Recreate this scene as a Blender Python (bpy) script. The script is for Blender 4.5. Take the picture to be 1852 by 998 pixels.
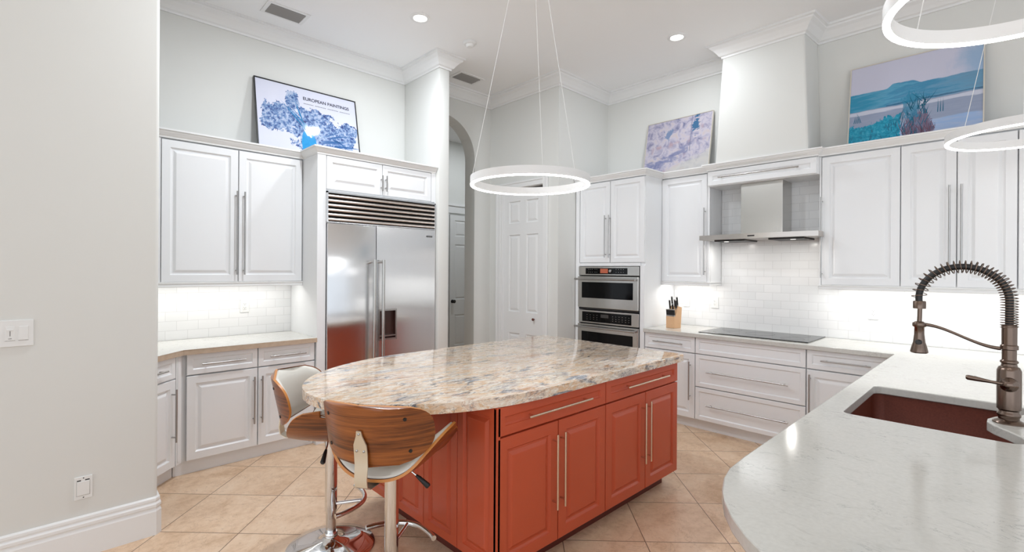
import bpy, bmesh, math, random
from mathutils import Vector, Matrix
random.seed(7)
for o in list(bpy.data.objects): bpy.data.objects.remove(o)
scn = bpy.context.scene
COL = scn.collection

# ------------------------------------------------------------------ camera, light, exposure
YAW = math.radians(46.4818); ROLL = math.radians(0.3432); F = 871.93
EXPOSURE = 0.07
WORLD_X, WORLD_Y = 1.75, 1.1                    # daylight from the open side of the house (-X) and from behind the sink (-Y)
fw = Vector((math.cos(YAW), math.sin(YAW), 0)); rt = Vector((math.sin(YAW), -math.cos(YAW), 0)); up = Vector((0, 0, 1))
R_ = rt*math.cos(ROLL)+up*math.sin(ROLL); U_ = up*math.cos(ROLL)-rt*math.sin(ROLL)
cam = bpy.data.objects.new('camera', bpy.data.cameras.new('camera')); COL.objects.link(cam)
m = Matrix.Identity(4)
for i in range(3):
    m[i][0] = R_[i]; m[i][1] = U_[i]; m[i][2] = -fw[i]
m[2][3] = 1.5
cam.matrix_world = m
cam.data.sensor_fit = 'HORIZONTAL'; cam.data.sensor_width = 36; cam.data.lens = F/1852*36
cam.data.shift_x = 11.31/1852; cam.data.shift_y = -11.31/1852
cam.data.clip_start = 0.02
scn.camera = cam
vs = scn.view_settings
vs.view_transform = 'Standard'; vs.look = 'None'; vs.gamma = 1; vs.use_curve_mapping = False; vs.exposure = EXPOSURE
w = bpy.data.worlds.new('world'); scn.world = w; w.use_nodes = True
w.node_tree.nodes['Background'].inputs[0].default_value = (0.91, 0.975, 1.05, 1)
wt = w.node_tree; tcw = wt.nodes.new('ShaderNodeTexCoord'); spw_ = wt.nodes.new('ShaderNodeSeparateXYZ'); sb = wt.nodes.new('ShaderNodeMath'); sb.operation = 'SUBTRACT'
mr = wt.nodes.new('ShaderNodeMapRange'); mr.interpolation_type = 'SMOOTHSTEP'
mr.inputs['From Min'].default_value = -0.25; mr.inputs['From Max'].default_value = 0.25; mr.inputs['To Min'].default_value = WORLD_X; mr.inputs['To Max'].default_value = WORLD_Y
wt.links.new(tcw.outputs['Generated'], spw_.inputs[0]); wt.links.new(spw_.outputs[0], sb.inputs[0]); wt.links.new(spw_.outputs[1], sb.inputs[1])
wt.links.new(sb.outputs[0], mr.inputs['Value']); wt.links.new(mr.outputs[0], wt.nodes['Background'].inputs[1])

COOL = (0.925, 0.985, 1.045)
def area(name, loc, sx, sy, power, rot=(0, 0, 0), shape='RECTANGLE', col=(1, 0.985, 0.96), spread=None):
    l = bpy.data.lights.new(name, 'AREA'); l.shape = shape; l.size = sx
    if shape in ('RECTANGLE', 'ELLIPSE'): l.size_y = sy
    l.energy = power; l.color = col
    if spread: l.spread = math.radians(spread)
    o = bpy.data.objects.new(name, l); o.location = loc; o.rotation_euler = rot; COL.objects.link(o)
    return o
DOWNLIGHTS = [(2.331, 3.551), (4.245, 2.172), (1.45, 2.95), (0.1, 0.4), (5.0, 5.6)]  # first two are visible; the others are unseen lamps added for fill
DPOWER = [14.5, 9, 35, 3, 14]
for (x, y), pw in zip(DOWNLIGHTS, DPOWER):
    area('downlight_lamp', (x, y, 3.66), 0.13, 0.13, pw, shape='DISK', col=COOL)
UC_L, UC_R = 2.4, 3.4
area('undercabinet_lamp', (0.6, 4.475, 1.383), 1.9, 0.05, UC_L*1.9, col=(1, 0.98, 0.94))
area('undercabinet_lamp', (4.87, 2.33, 1.383), 0.05, 0.44, UC_R*0.42, col=(1, 0.98, 0.94))
area('undercabinet_lamp', (4.87, 0.2, 1.383), 0.05, 1.8, UC_R*1.7, col=(1, 0.98, 0.94))
for y in (1.9, 1.33):
    area('hood_lamp', (4.72, y, 1.772), 0.05, 0.05, 1.3, shape='DISK', col=(1, 0.96, 0.9))

# ------------------------------------------------------------------ materials
def lin(c):
    c = c/255
    return c/12.92 if c <= 0.04045 else ((c+0.055)/1.055)**2.4
def rgb(r, g, b): return (lin(r), lin(g), lin(b), 1)
class NT:
    def __init__(s, name):
        s.m = bpy.data.materials.new(name); s.m.use_nodes = True; s.t = s.m.node_tree; s.b = s.t.nodes['Principled BSDF']
    def n(s, typ, **kw):
        o = s.t.nodes.new(typ)
        for k, v in kw.items():
            if k.startswith('i_'):
                s.put(o, k[2:].replace('_', ' '), v)
            else: setattr(o, k, v)
        return o
    def put(s, o, key, v):
        i = o.inputs[int(key)] if str(key).isdigit() else o.inputs[key]
        if isinstance(v, bpy.types.NodeSocket): s.t.links.new(v, i)
        else: i.default_value = v
    def math(s, op, a, b=0.0, clamp=False):
        o = s.n('ShaderNodeMath', operation=op); o.use_clamp = clamp; s.put(o, '0', a); s.put(o, '1', b); return o.outputs[0]
    def mix(s, f, a, b):
        o = s.n('ShaderNodeMix', data_type='RGBA'); s.put(o, '0', f); s.put(o, '6', a); s.put(o, '7', b); return o.outputs[2]
    def ramp(s, f, stops, interp='LINEAR'):
        o = s.n('ShaderNodeValToRGB'); s.put(o, '0', f); cr = o.color_ramp; cr.interpolation = interp
        while len(cr.elements) < len(stops): cr.elements.new(0.5)
        for e, (p, c) in zip(cr.elements, stops): e.position = p; e.color = c if len(c) == 4 else (*c, 1)
        return o.outputs[0]
    def coord(s, kind='Object', scale=(1, 1, 1), rot=(0, 0, 0), loc=(0, 0, 0)):
        tc = s.n('ShaderNodeTexCoord'); mp = s.n('ShaderNodeMapping'); s.t.links.new(tc.outputs[kind], mp.inputs[0])
        mp.inputs['Scale'].default_value = scale; mp.inputs['Rotation'].default_value = rot; mp.inputs['Location'].default_value = loc
        return mp.outputs[0]
    def noise(s, vec, scale=5, detail=4, rough=0.5, dist=0.0):
        o = s.n('ShaderNodeTexNoise'); s.put(o, 'Vector', vec); s.put(o, 'Scale', scale); s.put(o, 'Detail', detail); s.put(o, 'Roughness', rough); s.put(o, 'Distortion', dist)
        return o.outputs[0]
    def bump(s, h, strength=0.2, dist=0.01):
        o = s.n('ShaderNodeBump'); s.put(o, 'Height', h); s.put(o, 'Strength', strength); s.put(o, 'Distance', dist); s.t.links.new(o.outputs[0], s.b.inputs['Normal'])
    def fin(s, color=None, rough=0.5, metal=0.0, spec=0.5, coat=0.0):
        if color is not None: s.put(s.b, 'Base Color', color)
        s.put(s.b, 'Roughness', rough); s.put(s.b, 'Metallic', metal); s.put(s.b, 'Specular IOR Level', spec); s.put(s.b, 'Coat Weight', coat); s.put(s.b, 'Coat Roughness', 0.05)
        return s.m
def plain(name, col, rough=0.5, metal=0.0, spec=0.5, vary=0.03, coat=0.0):
    t = NT(name); v = t.noise(t.coord(), 3.0, 3)
    c2 = tuple(max(0, x*(1-vary)) for x in col[:3])+(1,)
    return t.fin(t.mix(v, c2, col), rough, metal, spec, coat)
def emit(name, col, strength):
    t = NT(name); t.put(t.b, 'Base Color', col); t.put(t.b, 'Emission Color', col); t.put(t.b, 'Emission Strength', strength); return t.m

M = {}
M['wall'] = plain('wall paint', rgb(223, 223, 219), 0.75, spec=0.25, vary=0.012)
M['ceiling'] = plain('ceiling paint', rgb(246, 246, 246), 0.8, spec=0.2, vary=0.01)
M['trim'] = plain('white trim paint', rgb(236, 236, 235), 0.4, vary=0.01)
M['cab'] = plain('white cabinet lacquer', rgb(238, 239, 240), 0.32, vary=0.01)
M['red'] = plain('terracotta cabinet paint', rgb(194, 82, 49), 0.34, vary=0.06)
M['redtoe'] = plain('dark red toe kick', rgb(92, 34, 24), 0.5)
M['plastic'] = plain('white plastic', rgb(232, 232, 230), 0.35, vary=0.0)
M['dark'] = plain('dark void', rgb(22, 22, 22), 0.8, vary=0.0)
M['slot'] = plain('outlet slot grey', rgb(62, 60, 58), 0.6, vary=0.0)
M['slat'] = plain('grey vent slat', rgb(150, 148, 145), 0.5, vary=0.0)
M['nickel'] = plain('brushed nickel', rgb(176, 174, 172), 0.28, 1.0, vary=0.05)
M['warmbar'] = plain('champagne nickel', rgb(222, 200, 180), 0.25, 1.0, vary=0.03)
M['chrome'] = plain('chrome', rgb(225, 225, 225), 0.06, 1.0, vary=0.0)
M['champagne'] = plain('champagne bracket', rgb(222, 214, 196), 0.3, 0.7, vary=0.03)
M['blackglass'] = plain('black glass', rgb(8, 8, 9), 0.06, vary=0.0, spec=0.6)
M['ovenglass'] = plain('dark oven glass', rgb(6, 6, 7), 0.08, vary=0.0, spec=0.2)
M['blackplastic'] = plain('black plastic', rgb(24, 23, 23), 0.4, vary=0.0)
M['leather'] = plain('white leatherette', rgb(232, 229, 220), 0.42, vary=0.03)
M['dispenser'] = plain('brown dispenser well', rgb(70, 44, 38), 0.3, vary=0.1)
M['diffuser'] = emit('ring light diffuser', (1, 0.99, 0.97, 1), 13.0)
M['hoodlamp'] = emit('hood lamp lens', (1, 0.97, 0.92, 1), 1.5)
M['lamp'] = emit('downlight lens', (1, 0.985, 0.95, 1), 9.0)
M['amber'] = emit('amber display', rgb(160, 84, 60), 0.35)
M['whiteledge'] = M['trim']
def steel(name, col, rough, stretch, b=0.02, aniso=0.0):
    t = NT(name); n_ = t.noise(t.coord(scale=stretch), 1.0, 5, 0.7)
    t.bump(n_, b, 0.002)
    if aniso:
        tg = t.n('ShaderNodeTangent', direction_type='RADIAL', axis='Z'); t.t.links.new(tg.outputs[0], t.b.inputs['Tangent']); t.b.inputs['Anisotropic'].default_value = aniso
    return t.fin(t.mix(n_, tuple(x*0.95 for x in col[:3])+(1,), col), rough, 1.0)
M['steel'] = steel('brushed stainless steel', rgb(224, 224, 225), 0.19, (0.6, 0.6, 14), 0.012, 0.9)
M['steelv'] = steel('hood stainless steel', rgb(196, 194, 190), 0.26, (1, 1, 40), 0.004)
M['hoodsteel'] = steel('hood canopy steel', rgb(190, 184, 178), 0.3, (1, 1, 40), 0.0)
M['louver'] = steel('grille steel', rgb(206, 198, 192), 0.36, (1, 90, 90))
M['bronze'] = steel('brushed bronze nickel', rgb(118, 102, 92), 0.24, (60, 60, 2))
# walnut veneer with long horizontal grain
t = NT('walnut veneer')
g = t.noise(t.coord(scale=(3, 3, 170)), 1.6, 5, 0.7); d = t.noise(t.coord(scale=(1.1, 1.1, 9)), 1.7, 4, 0.6, 0.5); k_ = t.noise(t.coord(scale=(1.5, 1.5, 34)), 1.7, 4, 0.6, 0.7)
w_ = t.math('ADD', t.math('MULTIPLY', k_, 0.42), t.math('ADD', t.math('MULTIPLY', g, 0.28), t.math('MULTIPLY', d, 0.34)))
M['walnut'] = t.fin(t.ramp(w_, [(0.38, rgb(52, 24, 10)), (0.46, rgb(104, 54, 22)), (0.55, rgb(144, 80, 34)), (0.68, rgb(172, 102, 48))]), 0.3, coat=0.2)
M['plyedge'] = plain('plywood edge', rgb(212, 140, 70), 0.4, vary=0.15)
M['beech'] = plain('beech block', rgb(222, 178, 136), 0.45, vary=0.12)
# floor: 18 inch stone tiles laid on the diagonal
t = NT('beige stone tile'); S = 0.457
tc = t.n('ShaderNodeTexCoord'); sp = t.n('ShaderNodeSeparateXYZ'); t.t.links.new(tc.outputs['Object'], sp.inputs[0])
r2 = 1/math.sqrt(2)
p_ = t.math('DIVIDE', t.math('SUBTRACT', t.math('MULTIPLY', t.math('ADD', sp.outputs[0], sp.outputs[1]), r2), 2.688-S*12), S)
q_ = t.math('DIVIDE', t.math('SUBTRACT', t.math('MULTIPLY', t.math('SUBTRACT', sp.outputs[1], sp.outputs[0]), r2), 1.573-S*30), S)
fp, fq = t.math('FRACT', p_), t.math('FRACT', q_)
def edge(f): return t.math('MINIMUM', f, t.math('SUBTRACT', 1.0, f))
grout = t.math('LESS_THAN', t.math('MINIMUM', edge(fp), edge(fq)), 0.0055)
cid = t.n('ShaderNodeCombineXYZ'); t.put(cid, '0', t.math('FLOOR', p_)); t.put(cid, '1', t.math('FLOOR', q_))
wn = t.n('ShaderNodeTexWhiteNoise', noise_dimensions='2D'); t.t.links.new(cid.outputs[0], wn.inputs['Vector'])
sh = t.n('ShaderNodeVectorMath', operation='ADD'); t.t.links.new(tc.outputs['Object'], sh.inputs[0])
sc = t.n('ShaderNodeVectorMath', operation='SCALE'); t.t.links.new(wn.outputs['Color'], sc.inputs[0]); sc.inputs['Scale'].default_value = 20
t.t.links.new(sc.outputs[0], sh.inputs[1])
n1 = t.noise(sh.outputs[0], 3.2, 6, 0.6, 0.9); n2 = t.noise(sh.outputs[0], 26, 5, 0.75); n3 = t.noise(sh.outputs[0], 5.0, 7, 0.62, 1.6)
base = t.ramp(t.math('ADD', t.math('MULTIPLY', n1, 0.6), t.math('MULTIPLY', n2, 0.4)), [(0.32, rgb(196, 160, 126)), (0.5, rgb(224, 194, 164)), (0.68, rgb(236, 212, 186))])
vein = t.math('LESS_THAN', t.math('ABSOLUTE', t.math('SUBTRACT', n3, 0.5)), 0.006)
base = t.mix(t.math('MULTIPLY', vein, 0.28), base, rgb(140, 100, 70))
base = t.mix(t.math('MULTIPLY', t.math('SUBTRACT', wn.outputs[0], 0.5), 0.25, True), base, rgb(196, 158, 122))
col = t.mix(grout, base, rgb(124, 98, 76))
t.bump(t.math('SUBTRACT', 1.0, grout), 0.25, 0.003)
M['floor'] = t.fin(col, 0.34)
# granite
t = NT('multicolour granite'); v = t.coord(scale=(1.0, 2.8, 2.8), rot=(0, 0, -0.12))
a = t.noise(v, 2.3, 9, 0.64, 1.1); b_ = t.noise(v, 3.4, 9, 0.7, 1.5); c_ = t.noise(t.coord(scale=(1, 1.6, 1.6)), 70, 5, 0.75); m_ = t.noise(v, 14, 8, 0.72, 0.9)
base = t.ramp(a, [(0.32, rgb(176, 168, 168)), (0.42, rgb(220, 204, 184)), (0.48, rgb(218, 180, 142)), (0.53, rgb(228, 210, 190)), (0.60, rgb(214, 186, 166)), (0.68, rgb(200, 152, 108))])
base = t.mix(t.ramp(m_, [(0.50, (0, 0, 0)), (0.60, (1, 1, 1))]), base, rgb(238, 230, 218))
blue = t.ramp(t.math('ADD', t.math('MULTIPLY', b_, 0.72), t.math('MULTIPLY', m_, 0.28)), [(0.405, (1, 1, 1)), (0.465, (0, 0, 0))])
base = t.mix(t.math('MULTIPLY', blue, 0.9), base, t.ramp(m_, [(0.38, rgb(62, 70, 84)), (0.5, rgb(128, 138, 152)), (0.6, rgb(196, 198, 200))]))
rust = t.ramp(t.noise(v, 4.0, 8, 0.7, 1.5), [(0.58, (0, 0, 0)), (0.66, (1, 1, 1))])
base = t.mix(t.math('MULTIPLY', rust, 0.5), base, rgb(204, 146, 100))
vn = t.noise(v, 3.4, 8, 0.66, 2.0)
line = t.math('LESS_THAN', t.math('ABSOLUTE', t.math('SUBTRACT', vn, 0.46)), 0.006)
base = t.mix(t.math('MULTIPLY', line, 0.7), base, rgb(70, 66, 74))
spk = t.ramp(c_, [(0.34, (1, 1, 1)), (0.41, (0, 0, 0))])
base = t.mix(t.math('MULTIPLY', spk, 0.75), base, rgb(104, 98, 100))
M['granite'] = t.fin(base, 0.07)
# quartz
t = NT('white quartz'); v = t.coord(scale=(1.5, 0.7, 1), rot=(0, 0, 0.75))
a = t.noise(v, 7.5, 7, 0.62, 1.3); b_ = t.noise(t.coord(), 2.5, 3)
l_ = t.ramp(t.math('ABSOLUTE', t.math('SUBTRACT', a, 0.5)), [(0.0, (1, 1, 1)), (0.012, (0, 0, 0))])
msk = t.ramp(t.noise(t.coord(), 6.0, 4, 0.6), [(0.5, (0, 0, 0)), (0.62, (1, 1, 1))])
base = t.mix(t.noise(t.coord(), 90, 3), rgb(194, 192, 186), rgb(210, 209, 203))
base = t.mix(t.math('MULTIPLY', t.ramp(t.noise(v, 22, 6, 0.7, 0.8), [(0.34, (1, 1, 1)), (0.44, (0, 0, 0))]), 0.28), base, rgb(168, 166, 160))
base = t.mix(t.math('MULTIPLY', t.math('MULTIPLY', l_, msk), 0.6), base, rgb(136, 134, 132))
M['quartz'] = t.fin(base, 0.12)
t = NT('quartz edge brown'); 
M['brownedge'] = t.fin(t.mix(t.noise(t.coord(), 30, 4), rgb(176, 152, 128), rgb(206, 188, 168)), 0.3)
# copper sink
t = NT('hammered copper brown'); a = t.noise(t.coord(), 130, 3); t.bump(a, 0.12, 0.002)
M['copper'] = t.fin(t.mix(a, rgb(88, 40, 28), rgb(122, 60, 42)), 0.42, 0.35)
# backsplash tiles (local y along the wall, z up)
def tiles(name, axis):
    t = NT(name); tc = t.n('ShaderNodeTexCoord'); sp = t.n('ShaderNodeSeparateXYZ'); t.t.links.new(tc.outputs['Object'], sp.inputs[0])
    cb = t.n('ShaderNodeCombineXYZ'); t.t.links.new(sp.outputs[axis], cb.inputs[0]); t.t.links.new(sp.outputs[2], cb.inputs[1])
    br = t.n('ShaderNodeTexBrick'); t.t.links.new(cb.outputs[0], br.inputs['Vector'])
    for k, v in dict(Scale=1.0).items(): br.inputs[k].default_value = v
    br.inputs['Brick Width'].default_value = 0.152; br.inputs['Row Height'].default_value = 0.0762; br.inputs['Mortar Size'].default_value = 0.0018
    br.inputs['Mortar Smooth'].default_value = 0.4
    br.inputs['Color1'].default_value = rgb(236, 236, 236); br.inputs['Color2'].default_value = rgb(230, 231, 231); br.inputs['Mortar'].default_value = rgb(212, 212, 212)
    t.bump(t.math('SUBTRACT', 1.0, br.outputs['Fac']), 0.12, 0.002)
    return t.fin(br.outputs['Color'], 0.18)
M['tile_y'] = tiles('white subway tile right', 1); M['tile_x'] = tiles('white subway tile left', 0)

# ------------------------------------------------------------------ mesh helpers
class MB:
    def __init__(s): s.bm = bmesh.new(); s.mi = 0
    def face(s, pts, mi=None):
        f = s.bm.faces.new([s.bm.verts.new(p) for p in pts]); f.material_index = s.mi if mi is None else mi; return f
    def box(s, x0, y0, z0, x1, y1, z1, bev=0.0):
        r = bmesh.ops.create_cube(s.bm, size=1.0); vs_ = r['verts']
        for v in vs_: v.co = Vector(((x0+x1)/2+v.co.x*(x1-x0), (y0+y1)/2+v.co.y*(y1-y0), (z0+z1)/2+v.co.z*(z1-z0)))
        es = set(e for v in vs_ for e in v.link_edges)
        for f in set(f for v in vs_ for f in v.link_faces): f.material_index = s.mi
        if bev: bmesh.ops.bevel(s.bm, geom=list(es), offset=bev, segments=2, affect='EDGES', profile=0.5)
        return s
    def cyl(s, p0, p1, r, r2=None, n=16, cap=True):
        return s.tube([p0, p1], [r, r if r2 is None else r2], n, cap)
    def tube(s, path, r, n=12, cap=True, closed=False):
        path = [Vector(p) for p in path]; k = len(path)
        rr = r if isinstance(r, (list, tuple)) else [r]*k
        rings = []; nrm = None
        for i, p in enumerate(path):
            if closed: d = path[(i+1) % k]-path[i-1]
            else: d = path[min(i+1, k-1)]-path[max(i-1, 0)]
            d.normalize()
            if nrm is None:
                nrm = d.orthogonal().normalized()
            else:
                nrm = nrm-d*nrm.dot(d)
                nrm = nrm.normalized() if nrm.length > 1e-6 else d.orthogonal().normalized()
            b = d.cross(nrm)
            rings.append([s.bm.verts.new(p+(nrm*math.cos(2*math.pi*j/n)+b*math.sin(2*math.pi*j/n))*rr[i]) for j in range(n)])
        for i in range(k if closed else k-1):
            A, B = rings[i], rings[(i+1) % k]
            for j in range(n):
                f = s.bm.faces.new((A[j], A[(j+1) % n], B[(j+1) % n], B[j])); f.material_index = s.mi
        if cap and not closed:
            for R in (rings[0][::-1], rings[-1]):
                f = s.bm.faces.new(R); f.material_index = s.mi
        return s
    def lathe(s, prof, c=(0, 0, 0), n=32, axis='z'):
        c = Vector(c); rings = []
        def P(r, h, a):
            x, y = r*math.cos(a), r*math.sin(a)
            return c+{'z': Vector((x, y, h)), 'y': Vector((x, h, y)), 'x': Vector((h, x, y))}[axis]
        for r, h in prof:
            rings.append([s.bm.verts.new(P(max(r, 1e-5), h, 2*math.pi*j/n)) for j in range(n)])
        for A, B in zip(rings, rings[1:]):
            for j in range(n):
                f = s.bm.faces.new((A[j], A[(j+1) % n], B[(j+1) % n], B[j])); f.material_index = s.mi
        for R in (rings[0][::-1], rings[-1]):
            f = s.bm.faces.new(R); f.material_index = s.mi
        return s
    def prism(s, outline, z0, z1, bev=0.0):
        """outline: ccw 2d points"""
        n = len(outline)
        lv = [(z0, 0.0)]+([(z0+bev, bev), (z1-bev, bev)] if False else [])+[(z1, 0.0)]
        bot = [s.bm.verts.new((x, y, z0)) for x, y in outline]; top = [s.bm.verts.new((x, y, z1)) for x, y in outline]
        s.bm.faces.new(bot[::-1]).material_index = s.mi; ft = s.bm.faces.new(top); ft.material_index = s.mi
        for i in range(n):
            s.bm.faces.new((bot[i], bot[(i+1) % n], top[(i+1) % n], top[i])).material_index = s.mi
        if bev:
            es = [e for e in ft.edges]
            bmesh.ops.bevel(s.bm, geom=es, offset=bev, segments=3, affect='EDGES', profile=0.5)
        return s
    def rings(s, x0, x1, z0, z1, lst, back=None):
        """concentric rectangles facing -y: lst of (inset, y)"""
        prev = None; first = None
        for ins, y in lst:
            q = [s.bm.verts.new(p) for p in ((x0+ins, y, z0+ins), (x1-ins, y, z0+ins), (x1-ins, y, z1-ins), (x0+ins, y, z1-ins))]
            if prev:
                for j in range(4): s.bm.faces.new((prev[j], prev[(j+1) % 4], q[(j+1) % 4], q[j])).material_index = s.mi
            else: first = q
            prev = q
        s.bm.faces.new(prev).material_index = s.mi
        s.bm.faces.new(first[::-1]).material_index = s.mi
        return s
    def sweep(s, path, prof, closed=False):
        """path 2d travelled so that the room is on its right; prof of (distance to the right, z)"""
        pts = [Vector(p) for p in path]; k = len(pts); rings = []
        def rn(a, b):
            d = (b-a).normalized(); return Vector((d.y, -d.x))
        for i in range(k):
            if i == 0: mit = rn(pts[0], pts[1])
            elif i == k-1: mit = rn(pts[-2], pts[-1])
            else:
                a, b = rn(pts[i-1], pts[i]), rn(pts[i], pts[i+1]); mit = (a+b); mit = mit/(1+a.dot(b))
            rings.append([s.bm.verts.new((pts[i].x+mit.x*d, pts[i].y+mit.y*d, z)) for d, z in prof])
        n = len(prof)
        for A, B in zip(rings, rings[1:]):
            for j in range(n):
                s.bm.faces.new((A[j], A[(j+1) % n], B[(j+1) % n], B[j])).material_index = s.mi
        s.bm.faces.new(rings[0][::-1]).material_index = s.mi; s.bm.faces.new(rings[-1]).material_index = s.mi
        return s
    def grid(s, fn, nu, nv, thick_fn, edge_mi=None, merge=1e-5, outer_mi=0, inner_mi=0):
        """a shell: fn(u,v) for u,v in -1..1 ; thick_fn(u,v) -> (offset_a, offset_b) along the normal"""
        e = 1e-3; P = {}; Q = {}
        for i in range(nu+1):
            for j in range(nv+1):
                u, v = -1+2*i/nu, -1+2*j/nv
                uu = max(-0.97, min(0.97, u)); vv = max(-0.97, min(0.97, v))
                n_ = (fn(uu+e, vv)-fn(uu-e, vv)).cross(fn(uu, vv+e)-fn(uu, vv-e)).normalized()
                a, b = thick_fn(u, v); p = fn(u, v)
                P[i, j] = s.bm.verts.new(p+n_*a); Q[i, j] = s.bm.verts.new(p+n_*b)
        def q(*vs_, mi=0):
            try: s.bm.faces.new(vs_).material_index = mi
            except ValueError: pass
        for i in range(nu):
            for j in range(nv):
                q(P[i, j], P[i+1, j], P[i+1, j+1], P[i, j+1], mi=inner_mi); q(Q[i, j+1], Q[i+1, j+1], Q[i+1, j], Q[i, j], mi=outer_mi)
        em = outer_mi if edge_mi is None else edge_mi
        for i in range(nu):
            q(P[i+1, 0], P[i, 0], Q[i, 0], Q[i+1, 0], mi=em); q(P[i, nv], P[i+1, nv], Q[i+1, nv], Q[i, nv], mi=em)
        for j in range(nv):
            q(P[0, j], P[0, j+1], Q[0, j+1], Q[0, j], mi=em); q(P[nu, j+1], P[nu, j], Q[nu, j], Q[nu, j+1], mi=em)
        bmesh.ops.remove_doubles(s.bm, verts=s.bm.verts, dist=merge)
        return s
    def build(s, name, mats, parent=None, smooth=0, label=None, bev=0.0):
        bmesh.ops.recalc_face_normals(s.bm, faces=s.bm.faces)
        me = bpy.data.meshes.new(name); s.bm.to_mesh(me); s.bm.free()
        for mm in (mats if isinstance(mats, (list, tuple)) else [mats]): me.materials.append(M[mm])
        o = bpy.data.objects.new(name, me); COL.objects.link(o)
        if parent is not None: o.parent = parent
        if label: o['label'] = label
        if smooth:
            for p in me.polygons: p.use_smooth = True
            for e_ in me.edges: pass
            me.set_sharp_from_angle(angle=math.radians(smooth))
        if bev:
            b = o.modifiers.new('bevel', 'BEVEL'); b.width = bev; b.segments = 2; b.limit_method = 'ANGLE'; b.angle_limit = math.radians(40)
        return o
def tag(o, label, cat, group=None):
    o['label'] = label; o['category'] = cat
    if group: o['group'] = group
    return o
def thing(name, label, cat, loc, rz=0.0, group=None):
    o = bpy.data.objects.new(name, None); o.empty_display_size = 0.05; COL.objects.link(o)
    o.location = loc; o.rotation_euler = (0, 0, rz)
    return tag(o, label, cat, group)
def struct(o): o['kind'] = 'structure'; return o
def children(o): return [c for c in bpy.data.objects if c.parent == o]
def copy_tree(o, parent=None):
    c = o.copy(); COL.objects.link(c); c.parent = parent
    for ch in children(o): copy_tree(ch, c)
    return c
RW = -math.pi/2                                # rotation of things whose front faces -X

# ------------------------------------------------------------------ the room
CZ = 3.68
XW, YL, YC = 2.88, 4.69, 4.03                   # return wall, left wall, column front
XP, YP, XR, YA = 4.12, 3.495, 5.064, 4.64
struct(MB().box(-5, -4, -0.05, 7, 7, 0).build('floor', 'floor'))
struct(MB().box(-5, -4, CZ, 7, 7, CZ+0.05).build('ceiling', 'ceiling'))
struct(MB().box(-1.5, YL, 0, 3.01, YL+0.14, CZ).build('wall_left', 'wall'))
struct(MB().box(XW, YC, 0, 3.01, YL, CZ, 0.012).build('wall_column', 'wall', smooth=40))
b = MB(); pts = [(3.01, 3.146)]
a0 = math.acos(-0.38/0.47)
for i in range(1, 25):
    a = a0*(1-i/24); pts.append((3.39+0.47*math.cos(a), 2.87+0.47*math.sin(a)))
Z0, Z1 = YA, YA+0.19
for (xa, za), (xb, zb_) in zip(pts, pts[1:]):
    for q in (((xa, Z0, za), (xb, Z0, zb_), (xb, Z0, CZ), (xa, Z0, CZ)), ((xa, Z1, za), (xa, Z1, CZ), (xb, Z1, CZ), (xb, Z1, zb_)), ((xa, Z0, za), (xa, Z1, za), (xb, Z1, zb_), (xb, Z0, zb_))): b.face(q)
bmesh.ops.remove_doubles(b.bm, verts=b.bm.verts, dist=1e-5)
b.box(3.86, Z0, 0, XP+0.1, Z1, CZ)
struct(b.build('wall_arch', 'wall'))
DY0, DY1, DZ = 3.715, 4.425, 2.49               # pantry door opening
b = MB().box(XP, YP, 0, XP+0.1, DY0, CZ).box(XP, DY1, 0, XP+0.1, YA, CZ).box(XP, DY0, DZ, XP+0.1, DY1, CZ)
struct(b.build('wall_pantry', 'wall'))
struct(MB().box(XP+0.1, YP, 0, XR, YP+0.1, CZ).build('wall_back', 'wall'))
struct(MB().box(XR, -4, 0, XR+0.12, YA+0.2, CZ).build('wall_right', 'wall'))
# foreground wall with a rounded end
pts = [(-5, 3.33)]
for i in range(7): a = -math.pi/2+i*math.pi/12; pts.append((0.435+0.02*math.cos(a), 3.35+0.02*math.sin(a)))
for i in range(7): a = i*math.pi/12; pts.append((0.435+0.02*math.cos(a), 3.43+0.02*math.sin(a)))
pts.append((-5, 3.45))
struct(MB().prism(pts, 0, CZ).build('wall_front', 'wall', smooth=50))
struct(MB().box(-0.75, 3.45, 0, -0.63, YL, CZ).build('wall_side', 'wall'))
BASEP = [(0, 0), (0.02, 0), (0.02, 0.132), (0.0135, 0.146), (0.0135, 0.151), (0.019, 0.157), (0.019, 0.171), (0.011, 0.181), (0.011, 0.186), (0.014, 0.191), (0.013, 0.203), (0.005, 0.21), (0, 0.21)]
# path with the room on its right: along the front face to the end, round it, and back
bp = [(-5, 3.33)]+pts[1:14]+[(0.1, 3.45)]
struct(MB().sweep([(-5, 3.33), (0.44, 3.33), (0.455, 3.345), (0.455, 3.435), (0.44, 3.45), (0.2, 3.45)], [(d, z) for d, z in BASEP]).build('baseboard_front', 'trim'))
CR = [(0, CZ-0.128), (0.012, CZ-0.128), (0.014, CZ-0.112), (0.03, CZ-0.104), (0.045, CZ-0.082), (0.07, CZ-0.052), (0.096, CZ-0.034), (0.1, CZ-0.022), (0.118, CZ-0.018), (0.12, CZ), (0, CZ)]
struct(MB().sweep([(-0.6, YL), (XW, YL), (XW, YC), (3.01, YC), (3.01, YA), (XP, YA), (XP, YP), (XR, YP), (XR, 1.945), (4.735, 1.945), (4.735, 1.255), (XR, 1.235), (XR, -4)], CR).build('trim_1', 'trim'))
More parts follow.
